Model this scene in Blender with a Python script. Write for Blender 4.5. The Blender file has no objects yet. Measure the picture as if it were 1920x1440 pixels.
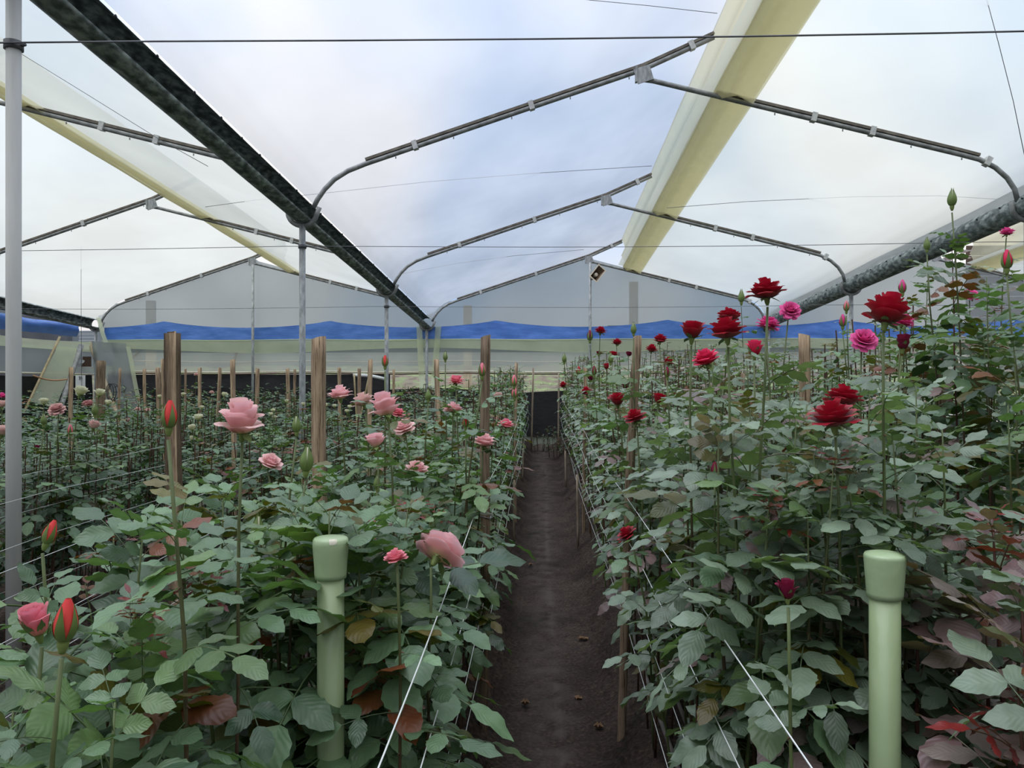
import bpy, math, random
from mathutils import Vector, Matrix, noise

R = random.Random(7)
PI = math.pi
scn = bpy.context.scene
C = scn.collection

# ------------------------------------------------------------------ camera, sky, exposure
F = 1442.0                      # focal length in pixels of the 1920 x 1440 frame
YAW = math.atan(53.0 / F)
EYE = 1.6
cam_d = bpy.data.cameras.new('camera')
cam = bpy.data.objects.new('camera', cam_d)
C.objects.link(cam)
cam.location = (0, 0, EYE)
cam.rotation_euler = (PI / 2, 0, YAW)
cam_d.sensor_width = 36.0
cam_d.lens = F / 1920.0 * 36.0
cam_d.clip_start = 0.05
cam_d.clip_end = 300
scn.camera = cam

scn.view_settings.view_transform = 'Standard'
scn.view_settings.look = 'None'
scn.view_settings.gamma = 1.0
scn.view_settings.use_curve_mapping = False
scn.view_settings.exposure = 0.40
scn.cycles.max_bounces = 5
scn.cycles.diffuse_bounces = 2
scn.cycles.glossy_bounces = 2
scn.cycles.transparent_max_bounces = 12

world = bpy.data.worlds.new('overcast_sky')
scn.world = world
world.use_nodes = True
wn = world.node_tree
wn.nodes.clear()
w_out = wn.nodes.new('ShaderNodeOutputWorld')
w_bg = wn.nodes.new('ShaderNodeBackground')
w_tc = wn.nodes.new('ShaderNodeTexCoord')
w_nz = wn.nodes.new('ShaderNodeTexNoise')
w_nz.inputs['Scale'].default_value = 2.6
w_nz.inputs['Detail'].default_value = 2.5
w_nz.inputs['Roughness'].default_value = 0.42
w_rp = wn.nodes.new('ShaderNodeValToRGB')
w_rp.color_ramp.elements[0].position = 0.42
w_rp.color_ramp.elements[0].color = (0.46, 0.62, 0.88, 1)
w_rp.color_ramp.elements[1].position = 0.58
w_rp.color_ramp.elements[1].color = (1.0, 0.98, 0.98, 1)
wn.links.new(w_tc.outputs['Generated'], w_nz.inputs['Vector'])
wn.links.new(w_nz.outputs['Fac'], w_rp.inputs['Fac'])
w_sep = wn.nodes.new('ShaderNodeSeparateXYZ')          # overcast sky: brightens evenly from the horizon to the zenith
wn.links.new(w_tc.outputs['Generated'], w_sep.inputs['Vector'])
w_mr = wn.nodes.new('ShaderNodeMapRange')
w_mr.inputs['From Min'].default_value = 0.0
w_mr.inputs['From Max'].default_value = 1.0
w_mr.inputs['To Min'].default_value = 0.62
w_mr.inputs['To Max'].default_value = 1.75
wn.links.new(w_sep.outputs['Z'], w_mr.inputs['Value'])
wn.links.new(w_mr.outputs['Result'], w_bg.inputs['Strength'])
wn.links.new(w_rp.outputs['Color'], w_bg.inputs['Color'])
wn.links.new(w_bg.outputs['Background'], w_out.inputs['Surface'])

# the sun behind thin bright cloud: a wide soft disc, high up
sun_d = bpy.data.lights.new('veiled_sun', 'SUN')
sun_d.energy = 1.5
sun_d.angle = math.radians(55)
sun_d.color = (1.0, 0.98, 0.94)
sun = bpy.data.objects.new('veiled_sun', sun_d)
C.objects.link(sun)
sun.rotation_euler = (math.radians(16), math.radians(-14), 0)

FWD = Vector((-math.sin(YAW), math.cos(YAW), 0))
RGT = Vector((math.cos(YAW), math.sin(YAW), 0))


def px(u, v, t):
    """World point seen at photo pixel (u, v) at distance t along the camera axis."""
    p = FWD * t + RGT * (t * (u - 960) / F)
    p.z = EYE + t * (720 - v) / F
    return p


def px_y(u, v, y):
    """The same for a point at world depth y."""
    return px(u, v, y / (math.cos(YAW) + (u - 960) / F * math.sin(YAW)))


def proj(p):
    t = p.x * FWD.x + p.y * FWD.y
    s = p.x * RGT.x + p.y * RGT.y
    return 960 + F * s / t, 720 - F * (p.z - EYE) / t, t


# ------------------------------------------------------------------ materials
def new_mat(name):
    m = bpy.data.materials.new(name)
    m.use_nodes = True
    nt = m.node_tree
    nt.nodes.clear()
    return m, nt, nt.nodes, nt.links


def ramp(N, stops):
    r = N.new('ShaderNodeValToRGB')
    e = r.color_ramp.elements
    while len(e) < len(stops):
        e.new(0.5)
    for i, (p, c) in enumerate(stops):
        e[i].position = p
        e[i].color = (c[0], c[1], c[2], 1)
    return r


def noise_mat(name, stops, scale=8, detail=4, rough=0.7, metallic=0.0, stretch=(1, 1, 1), bump=0.0, spec=0.5, coord='Object', bscale=None):
    m, nt, N, L = new_mat(name)
    out = N.new('ShaderNodeOutputMaterial')
    b = N.new('ShaderNodeBsdfPrincipled')
    tc = N.new('ShaderNodeTexCoord')
    mp = N.new('ShaderNodeMapping')
    mp.inputs['Scale'].default_value = stretch
    nz = N.new('ShaderNodeTexNoise')
    nz.inputs['Scale'].default_value = scale
    nz.inputs['Detail'].default_value = detail
    r = ramp(N, stops)
    L.new(tc.outputs[coord], mp.inputs['Vector'])
    L.new(mp.outputs['Vector'], nz.inputs['Vector'])
    L.new(nz.outputs['Fac'], r.inputs['Fac'])
    L.new(r.outputs['Color'], b.inputs['Base Color'])
    b.inputs['Roughness'].default_value = rough
    b.inputs['Metallic'].default_value = metallic
    b.inputs['Specular IOR Level'].default_value = spec
    if bump:
        nb = N.new('ShaderNodeTexNoise')
        nb.inputs['Scale'].default_value = bscale or scale * 2
        nb.inputs['Detail'].default_value = 6
        L.new(mp.outputs['Vector'], nb.inputs['Vector'])
        bp = N.new('ShaderNodeBump')
        bp.inputs['Strength'].default_value = bump
        bp.inputs['Distance'].default_value = 0.02
        L.new(nb.outputs['Fac'], bp.inputs['Height'])
        L.new(bp.outputs['Normal'], b.inputs['Normal'])
    L.new(b.outputs['BSDF'], out.inputs['Surface'])
    return m


def film_mat(name, trans_col, diff_col, clear, gloss=0.06, nscale=1.2, spread=0.10, trl=0.5, rough=0.25, graze=0.45):
    """Polythene film: part clear, part light-scattering, a little glossy."""
    m, nt, N, L = new_mat(name)
    out = N.new('ShaderNodeOutputMaterial')
    t = N.new('ShaderNodeBsdfTransparent')
    t.inputs['Color'].default_value = (*trans_col, 1)
    lw = N.new('ShaderNodeLayerWeight')          # dusty film passes less light the more obliquely it is crossed
    lw.inputs['Blend'].default_value = 0.5
    gz = N.new('ShaderNodeMix'); gz.data_type = 'RGBA'
    gz.inputs['A'].default_value = (*trans_col, 1)
    gz.inputs['B'].default_value = (*[c ** 1.0 * graze for c in trans_col], 1)
    L.new(lw.outputs['Facing'], gz.inputs['Factor'])
    L.new(gz.outputs['Result'], t.inputs['Color'])
    tl = N.new('ShaderNodeBsdfTranslucent')
    tl.inputs['Color'].default_value = (*diff_col, 1)
    df = N.new('ShaderNodeBsdfDiffuse')
    df.inputs['Color'].default_value = (*diff_col, 1)
    gl = N.new('ShaderNodeBsdfGlossy')
    gl.inputs['Color'].default_value = (0.9, 0.9, 0.9, 1)
    gl.inputs['Roughness'].default_value = rough
    tc = N.new('ShaderNodeTexCoord')
    mp = N.new('ShaderNodeMapping')
    mp.inputs['Scale'].default_value = (0.8, 0.5, 0.8)
    nz = N.new('ShaderNodeTexNoise')
    nz.inputs['Scale'].default_value = nscale
    nz.inputs['Detail'].default_value = 3
    L.new(tc.outputs['Object'], mp.inputs['Vector'])
    L.new(mp.outputs['Vector'], nz.inputs['Vector'])
    mr = N.new('ShaderNodeMapRange')
    mr.inputs['From Min'].default_value = 0.3
    mr.inputs['From Max'].default_value = 0.7
    mr.inputs['To Min'].default_value = 1 - clear - spread
    mr.inputs['To Max'].default_value = 1 - clear + spread
    L.new(nz.outputs['Fac'], mr.inputs['Value'])
    m1 = N.new('ShaderNodeMixShader')
    m1.inputs['Fac'].default_value = trl
    L.new(df.outputs['BSDF'], m1.inputs[1])
    L.new(tl.outputs['BSDF'], m1.inputs[2])
    m2 = N.new('ShaderNodeMixShader')
    L.new(mr.outputs['Result'], m2.inputs['Fac'])
    L.new(t.outputs['BSDF'], m2.inputs[1])
    L.new(m1.outputs['Shader'], m2.inputs[2])
    m3 = N.new('ShaderNodeMixShader')
    m3.inputs['Fac'].default_value = gloss
    L.new(m2.outputs['Shader'], m3.inputs[1])
    L.new(gl.outputs['BSDF'], m3.inputs[2])
    L.new(m3.outputs['Shader'], out.inputs['Surface'])
    return m


def leaf_mat(name):
    m, nt, N, L = new_mat(name)
    out = N.new('ShaderNodeOutputMaterial')
    at = N.new('ShaderNodeAttribute')
    at.attribute_name = 'tint'
    oi = N.new('ShaderNodeObjectInfo')
    geo = N.new('ShaderNodeNewGeometry')
    uv = N.new('ShaderNodeUVMap')
    sep = N.new('ShaderNodeSeparateXYZ')
    L.new(uv.outputs['UV'], sep.inputs['Vector'])
    # veins: chevrons from the midrib, from the leaf's own coordinates
    ab = N.new('ShaderNodeMath'); ab.operation = 'ABSOLUTE'
    L.new(sep.outputs['X'], ab.inputs[0])
    ml = N.new('ShaderNodeMath'); ml.operation = 'MULTIPLY_ADD'
    ml.inputs[1].default_value = -0.35
    L.new(ab.outputs[0], ml.inputs[0]); L.new(sep.outputs['Y'], ml.inputs[2])
    m8 = N.new('ShaderNodeMath'); m8.operation = 'MULTIPLY'; m8.inputs[1].default_value = 44.0
    L.new(ml.outputs[0], m8.inputs[0])
    sn = N.new('ShaderNodeMath'); sn.operation = 'SINE'
    L.new(m8.outputs[0], sn.inputs[0])
    hv = N.new('ShaderNodeHueSaturation')
    vr = N.new('ShaderNodeMapRange')
    vr.inputs['To Min'].default_value = 0.72
    vr.inputs['To Max'].default_value = 1.3
    L.new(oi.outputs['Random'], vr.inputs['Value'])
    L.new(vr.outputs['Result'], hv.inputs['Value'])
    L.new(at.outputs['Color'], hv.inputs['Color'])
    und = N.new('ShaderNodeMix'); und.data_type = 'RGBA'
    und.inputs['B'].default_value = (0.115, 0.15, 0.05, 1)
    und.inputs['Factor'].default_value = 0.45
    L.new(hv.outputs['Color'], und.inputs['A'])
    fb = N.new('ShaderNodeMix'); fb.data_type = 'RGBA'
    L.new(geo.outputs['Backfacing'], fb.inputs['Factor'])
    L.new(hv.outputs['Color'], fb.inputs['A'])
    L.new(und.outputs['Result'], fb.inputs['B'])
    bp = N.new('ShaderNodeBump')
    bp.inputs['Strength'].default_value = 0.14
    bp.inputs['Distance'].default_value = 0.002
    L.new(sn.outputs[0], bp.inputs['Height'])
    b = N.new('ShaderNodeBsdfPrincipled')
    b.inputs['Roughness'].default_value = 0.40
    b.inputs['Specular IOR Level'].default_value = 0.6
    L.new(fb.outputs['Result'], b.inputs['Base Color'])
    L.new(bp.outputs['Normal'], b.inputs['Normal'])
    tl = N.new('ShaderNodeBsdfTranslucent')
    tcx = N.new('ShaderNodeMix'); tcx.data_type = 'RGBA'; tcx.blend_type = 'MULTIPLY'
    tcx.inputs['Factor'].default_value = 1.0
    tcx.inputs['B'].default_value = (1.9, 2.3, 0.7, 1)
    L.new(hv.outputs['Color'], tcx.inputs['A'])
    L.new(tcx.outputs['Result'], tl.inputs['Color'])
    mx = N.new('ShaderNodeMixShader')
    mx.inputs['Fac'].default_value = 0.16
    L.new(b.outputs['BSDF'], mx.inputs[1])
    L.new(tl.outputs['BSDF'], mx.inputs[2])
    L.new(mx.outputs['Shader'], out.inputs['Surface'])
    return m


def petal_mat(name, base, mid, tip, back, trans=0.25, rough=0.55, sheen=0.0):
    m, nt, N, L = new_mat(name)
    out = N.new('ShaderNodeOutputMaterial')
    uv = N.new('ShaderNodeUVMap')
    sep = N.new('ShaderNodeSeparateXYZ')
    L.new(uv.outputs['UV'], sep.inputs['Vector'])
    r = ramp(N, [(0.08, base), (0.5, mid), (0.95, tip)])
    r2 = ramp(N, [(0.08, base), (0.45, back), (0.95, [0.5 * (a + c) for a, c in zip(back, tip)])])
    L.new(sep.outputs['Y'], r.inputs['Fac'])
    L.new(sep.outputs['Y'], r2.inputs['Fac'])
    geo = N.new('ShaderNodeNewGeometry')
    fb = N.new('ShaderNodeMix'); fb.data_type = 'RGBA'
    L.new(geo.outputs['Backfacing'], fb.inputs['Factor'])
    L.new(r.outputs['Color'], fb.inputs['A'])
    L.new(r2.outputs['Color'], fb.inputs['B'])
    b = N.new('ShaderNodeBsdfPrincipled')
    b.inputs['Roughness'].default_value = rough
    b.inputs['Specular IOR Level'].default_value = 0.25
    b.inputs['Sheen Weight'].default_value = sheen
    L.new(fb.outputs['Result'], b.inputs['Base Color'])
    tl = N.new('ShaderNodeBsdfTranslucent')
    L.new(fb.outputs['Result'], tl.inputs['Color'])
    mx = N.new('ShaderNodeMixShader')
    mx.inputs['Fac'].default_value = trans
    L.new(b.outputs['BSDF'], mx.inputs[1])
    L.new(tl.outputs['BSDF'], mx.inputs[2])
    L.new(mx.outputs['Shader'], out.inputs['Surface'])
    return m


def attr_mat(name, rough=0.6, spec=0.4, nvar=0.35, scale=60):
    m, nt, N, L = new_mat(name)
    out = N.new('ShaderNodeOutputMaterial')
    at = N.new('ShaderNodeAttribute'); at.attribute_name = 'tint'
    tc = N.new('ShaderNodeTexCoord')
    nz = N.new('ShaderNodeTexNoise'); nz.inputs['Scale'].default_value = scale
    L.new(tc.outputs['Object'], nz.inputs['Vector'])
    mr = N.new('ShaderNodeMapRange')
    mr.inputs['To Min'].default_value = 1 - nvar
    mr.inputs['To Max'].default_value = 1 + nvar
    L.new(nz.outputs['Fac'], mr.inputs['Value'])
    mm = N.new('ShaderNodeMix'); mm.data_type = 'RGBA'; mm.blend_type = 'MULTIPLY'
    mm.inputs['Factor'].default_value = 1
    L.new(at.outputs['Color'], mm.inputs['A'])
    L.new(mr.outputs['Result'], mm.inputs['B'])
    b = N.new('ShaderNodeBsdfPrincipled')
    b.inputs['Roughness'].default_value = rough
    b.inputs['Specular IOR Level'].default_value = spec
    L.new(mm.outputs['Result'], b.inputs['Base Color'])
    L.new(b.outputs['BSDF'], out.inputs['Surface'])
    return m


def wood_mat(name):
    """Weathered split timber: long grain, dark checks, pale split faces from the vertex tint."""
    m, nt, N, L = new_mat(name)
    out = N.new('ShaderNodeOutputMaterial')
    at = N.new('ShaderNodeAttribute'); at.attribute_name = 'tint'
    tc = N.new('ShaderNodeTexCoord')
    oi = N.new('ShaderNodeObjectInfo')
    add = N.new('ShaderNodeVectorMath'); add.operation = 'ADD'
    L.new(tc.outputs['Object'], add.inputs[0])
    L.new(oi.outputs['Random'], add.inputs[1])
    mp = N.new('ShaderNodeMapping'); mp.inputs['Scale'].default_value = (70, 70, 3.2)
    L.new(add.outputs[0], mp.inputs['Vector'])
    nz = N.new('ShaderNodeTexNoise'); nz.inputs['Scale'].default_value = 1.6; nz.inputs['Detail'].default_value = 6
    nz.inputs['Roughness'].default_value = 0.7
    L.new(mp.outputs['Vector'], nz.inputs['Vector'])
    r = ramp(N, [(0.34, (0.20, 0.16, 0.13)), (0.45, (0.70, 0.66, 0.62)), (0.60, (1.1, 1.06, 1.0)), (0.75, (1.45, 1.42, 1.36))])
    L.new(nz.outputs['Fac'], r.inputs['Fac'])
    mm = N.new('ShaderNodeMix'); mm.data_type = 'RGBA'; mm.blend_type = 'MULTIPLY'
    mm.inputs['Factor'].default_value = 1
    L.new(at.outputs['Color'], mm.inputs['A'])
    L.new(r.outputs['Color'], mm.inputs['B'])
    bp = N.new('ShaderNodeBump'); bp.inputs['Strength'].default_value = 0.7; bp.inputs['Distance'].default_value = 0.006
    L.new(nz.outputs['Fac'], bp.inputs['Height'])
    b = N.new('ShaderNodeBsdfPrincipled')
    b.inputs['Roughness'].default_value = 0.85
    b.inputs['Specular IOR Level'].default_value = 0.2
    L.new(mm.outputs['Result'], b.inputs['Base Color'])
    L.new(bp.outputs['Normal'], b.inputs['Normal'])
    L.new(b.outputs['BSDF'], out.inputs['Surface'])
    return m


def soil_mat():
    m, nt, N, L = new_mat('dark_soil')
    out = N.new('ShaderNodeOutputMaterial')
    tc = N.new('ShaderNodeTexCoord')
    n1 = N.new('ShaderNodeTexNoise'); n1.inputs['Scale'].default_value = 3; n1.inputs['Detail'].default_value = 8
    n2 = N.new('ShaderNodeTexNoise'); n2.inputs['Scale'].default_value = 60; n2.inputs['Detail'].default_value = 6
    L.new(tc.outputs['Object'], n1.inputs['Vector']); L.new(tc.outputs['Object'], n2.inputs['Vector'])
    r1 = ramp(N, [(0.3, (0.030, 0.022, 0.018)), (0.55, (0.062, 0.047, 0.039)), (0.8, (0.10, 0.078, 0.065))])
    L.new(n1.outputs['Fac'], r1.inputs['Fac'])
    r2 = ramp(N, [(0.35, (0.5, 0.5, 0.5)), (0.6, (1.05, 1.0, 0.98)), (0.72, (1.9, 1.7, 1.5))])
    L.new(n2.outputs['Fac'], r2.inputs['Fac'])
    mm = N.new('ShaderNodeMix'); mm.data_type = 'RGBA'; mm.blend_type = 'MULTIPLY'; mm.inputs['Factor'].default_value = 1
    L.new(r1.outputs['Color'], mm.inputs['A']); L.new(r2.outputs['Color'], mm.inputs['B'])
    # trodden, paler earth: the wear attribute marks where feet and wheels have passed
    at = N.new('ShaderNodeAttribute'); at.attribute_name = 'wear'
    wm = N.new('ShaderNodeMix'); wm.data_type = 'RGBA'
    wm.inputs['B'].default_value = (0.125, 0.103, 0.094, 1)
    L.new(at.outputs['Fac'], wm.inputs['Factor']); L.new(mm.outputs['Result'], wm.inputs['A'])
    b = N.new('ShaderNodeBsdfPrincipled'); b.inputs['Roughness'].default_value = 0.9
    b.inputs['Specular IOR Level'].default_value = 0.15
    L.new(wm.outputs['Result'], b.inputs['Base Color'])
    bp = N.new('ShaderNodeBump'); bp.inputs['Strength'].default_value = 0.8; bp.inputs['Distance'].default_value = 0.02
    L.new(n2.outputs['Fac'], bp.inputs['Height']); L.new(bp.outputs['Normal'], b.inputs['Normal'])
    L.new(b.outputs['BSDF'], out.inputs['Surface'])
    return m


M = {}
M['leaf'] = leaf_mat('rose_leaf')
M['stem'] = attr_mat('rose_stem', 0.5, 0.4, 0.3, 40)
M['wood'] = wood_mat('weathered_wood')
M['soil'] = soil_mat()
M['gutter'] = noise_mat('dark_galvanised_gutter', [(0.36, (0.06, 0.074, 0.074)), (0.5, (0.18, 0.21, 0.205)), (0.66, (0.42, 0.46, 0.45))], 22, 5, 0.55, 0.1, (1, 0.5, 1), 0.1)
M['galv'] = noise_mat('galvanised_pipe', [(0.35, (0.24, 0.25, 0.255)), (0.65, (0.44, 0.455, 0.46))], 30, 4, 0.5, 0.15, (1, 1, 0.4))
M['rafter'] = noise_mat('grey_rafter_pipe', [(0.3, (0.16, 0.165, 0.165)), (0.7, (0.34, 0.345, 0.34))], 14, 4, 0.5, 0.1)
M['postgrey'] = noise_mat('pale_grey_post', [(0.3, (0.47, 0.465, 0.45)), (0.7, (0.62, 0.61, 0.59))], 10, 4, 0.5, 0.0, (1, 1, 0.15), 0.15)
M['batten'] = noise_mat('brown_batten', [(0.3, (0.09, 0.075, 0.06)), (0.7, (0.24, 0.21, 0.175))], 9, 4, 0.8)
M['wire'] = noise_mat('steel_wire', [(0.3, (0.10, 0.10, 0.11)), (0.7, (0.16, 0.16, 0.17))], 12, 2, 0.5, 0.3)
M['nylon'] = noise_mat('white_nylon_line', [(0.3, (0.62, 0.63, 0.62)), (0.7, (0.78, 0.79, 0.78))], 12, 2, 0.4)
M['tape'] = noise_mat('clear_tape', [(0.3, (0.45, 0.46, 0.46)), (0.7, (0.62, 0.62, 0.6))], 30, 2, 0.35)
M['green_paint'] = noise_mat('pale_green_paint', [(0.3, (0.275, 0.36, 0.19)), (0.7, (0.33, 0.41, 0.225))], 7, 5, 0.35, 0, (1, 1, 0.5), 0.12, 0.5, 'Object', 30)
M['cap_paint'] = noise_mat('pale_green_cap', [(0.3, (0.31, 0.41, 0.23)), (0.7, (0.38, 0.48, 0.28))], 7, 5, 0.28, 0, (1, 1, 1), 0.1, 0.5, 'Object', 30)
M['chip'] = noise_mat('bare_cap_patch', [(0.3, (0.60, 0.55, 0.43)), (0.7, (0.74, 0.69, 0.57))], 40, 3, 0.6)
M['film_clear'] = film_mat('clear_roof_film', (0.93, 0.95, 0.98), (0.86, 0.87, 0.90), 0.76, 0.02, 1.0, 0.06, 0.88, 0.25, 0.30)
M['film_white'] = film_mat('milky_roof_film', (0.93, 0.94, 0.88), (0.82, 0.83, 0.77), 0.57, 0.02, 0.8, 0.06, 0.85, 0.25, 0.25)
M['film_yellow'] = film_mat('yellowed_film', (0.88, 0.84, 0.66), (0.74, 0.70, 0.50), 0.46, 0.03, 2.5, 0.10, 0.75, 0.25, 0.6)
M['film_wall'] = film_mat('wall_film', (0.52, 0.56, 0.56), (0.39, 0.42, 0.43), 0.42, 0.05, 0.9, 0.10, 0.5, 0.3, 0.8)
M['film_green'] = film_mat('greenish_film', (0.84, 0.90, 0.70), (0.88, 0.92, 0.66), 0.32, 0.06, 2.0, 0.10, 0.55, 0.3, 0.7)
M['film_low'] = film_mat('low_wall_film', (0.72, 0.74, 0.66), (0.62, 0.63, 0.55), 0.40, 0.06, 1.2, 0.12, 0.5, 0.3, 0.7)
M['blue'] = noise_mat('blue_tarpaulin', [(0.3, (0.07, 0.18, 0.55)), (0.7, (0.12, 0.27, 0.72))], 3, 4, 0.35, 0, (1, 1, 3), 0.3)
M['shade'] = noise_mat('black_shade_cloth', [(0.3, (0.006, 0.006, 0.007)), (0.7, (0.014, 0.014, 0.015))], 6, 4, 0.85, 0, (1, 1, 2), 0.3)
M['shade_grey'] = noise_mat('charcoal_cloth', [(0.3, (0.020, 0.020, 0.023)), (0.7, (0.034, 0.034, 0.038))], 5, 4, 0.8, 0, (1, 1, 2), 0.3)
M['panel'] = noise_mat('pale_grey_sheet', [(0.3, (0.26, 0.28, 0.24)), (0.7, (0.34, 0.36, 0.31))], 3, 4, 0.7)
M['bank'] = noise_mat('earth_bank', [(0.30, (0.07, 0.05, 0.035)), (0.48, (0.16, 0.13, 0.09)), (0.56, (0.12, 0.16, 0.06)), (0.7, (0.24, 0.26, 0.12))], 3.5, 8, 0.9, 0, (1, 1, 1), 0.8)
M['clad'] = noise_mat('grey_cladding', [(0.3, (0.15, 0.17, 0.18)), (0.7, (0.21, 0.23, 0.24))], 1.5, 4, 0.7, 0, (1, 1, 1))
M['clad_dark'] = noise_mat('dark_cladding', [(0.3, (0.055, 0.06, 0.07)), (0.7, (0.09, 0.095, 0.105))], 2, 4, 0.7)
M['beige'] = noise_mat('beige_timber', [(0.3, (0.42, 0.34, 0.24)), (0.7, (0.60, 0.50, 0.37))], 6, 4, 0.8)
M['horn'] = noise_mat('beige_speaker', [(0.3, (0.56, 0.49, 0.40)), (0.7, (0.66, 0.59, 0.49))], 8, 3, 0.5)
M['horn_in'] = noise_mat('brown_horn_throat', [(0.3, (0.12, 0.08, 0.055)), (0.7, (0.26, 0.18, 0.12))], 8, 3, 0.6)
M['brown'] = noise_mat('brown_board', [(0.3, (0.05, 0.028, 0.018)), (0.7, (0.10, 0.055, 0.035))], 8, 3, 0.7)
M['paper'] = noise_mat('white_paper', [(0.3, (0.62, 0.64, 0.66)), (0.7, (0.74, 0.75, 0.76))], 4, 3, 0.7)
M['ink'] = noise_mat('dark_ink', [(0.3, (0.02, 0.02, 0.025)), (0.7, (0.05, 0.05, 0.055))], 4, 3, 0.7)
M['bamboo'] = noise_mat('bamboo', [(0.3, (0.30, 0.23, 0.12)), (0.7, (0.46, 0.37, 0.21))], 8, 3, 0.6)
M['hose'] = noise_mat('grey_drip_pipe', [(0.3, (0.13, 0.11, 0.10)), (0.7, (0.24, 0.21, 0.19))], 14, 4, 0.7)
M['dead'] = noise_mat('dry_leaf', [(0.3, (0.14, 0.075, 0.035)), (0.7, (0.28, 0.17, 0.09))], 20, 3, 0.8)
M['orange'] = noise_mat('orange_hose', [(0.3, (0.40, 0.20, 0.09)), (0.7, (0.52, 0.29, 0.15))], 10, 3, 0.6)
M['pink'] = petal_mat('pink_petal', (0.88, 0.66, 0.36), (0.97, 0.50, 0.49), (0.98, 0.60, 0.64), (0.98, 0.67, 0.61), 0.40)
M['coral'] = petal_mat('coral_petal', (0.86, 0.42, 0.25), (0.92, 0.21, 0.25), (0.93, 0.30, 0.40), (0.93, 0.38, 0.40), 0.34)
M['coralbud'] = petal_mat('coral_bud_petal', (0.75, 0.32, 0.14), (0.80, 0.09, 0.07), (0.80, 0.07, 0.07), (0.80, 0.13, 0.08), 0.25)
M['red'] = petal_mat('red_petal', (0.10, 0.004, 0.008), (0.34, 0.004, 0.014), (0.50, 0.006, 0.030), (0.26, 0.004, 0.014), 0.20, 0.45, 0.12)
M['scarlet'] = petal_mat('bright_red_petal', (0.30, 0.01, 0.02), (0.72, 0.02, 0.07), (0.85, 0.05, 0.16), (0.68, 0.03, 0.09), 0.25)
M['maroon'] = petal_mat('burgundy_petal', (0.12, 0.01, 0.02), (0.16, 0.008, 0.035), (0.24, 0.012, 0.05), (0.17, 0.012, 0.045), 0.18)
M['hot'] = petal_mat('magenta_petal', (0.70, 0.05, 0.16), (0.80, 0.045, 0.24), (0.88, 0.13, 0.40), (0.82, 0.12, 0.36), 0.30)
M['white'] = petal_mat('cream_petal', (0.58, 0.62, 0.22), (0.80, 0.78, 0.46), (0.86, 0.85, 0.66), (0.82, 0.81, 0.58), 0.30)
M['dusty'] = petal_mat('dusty_pink_petal', (0.60, 0.38, 0.28), (0.66, 0.30, 0.30), (0.76, 0.44, 0.43), (0.74, 0.44, 0.40), 0.30)
M['blush'] = petal_mat('blush_petal', (0.80, 0.62, 0.42), (0.86, 0.52, 0.46), (0.90, 0.62, 0.58), (0.88, 0.60, 0.54), 0.30)


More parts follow.
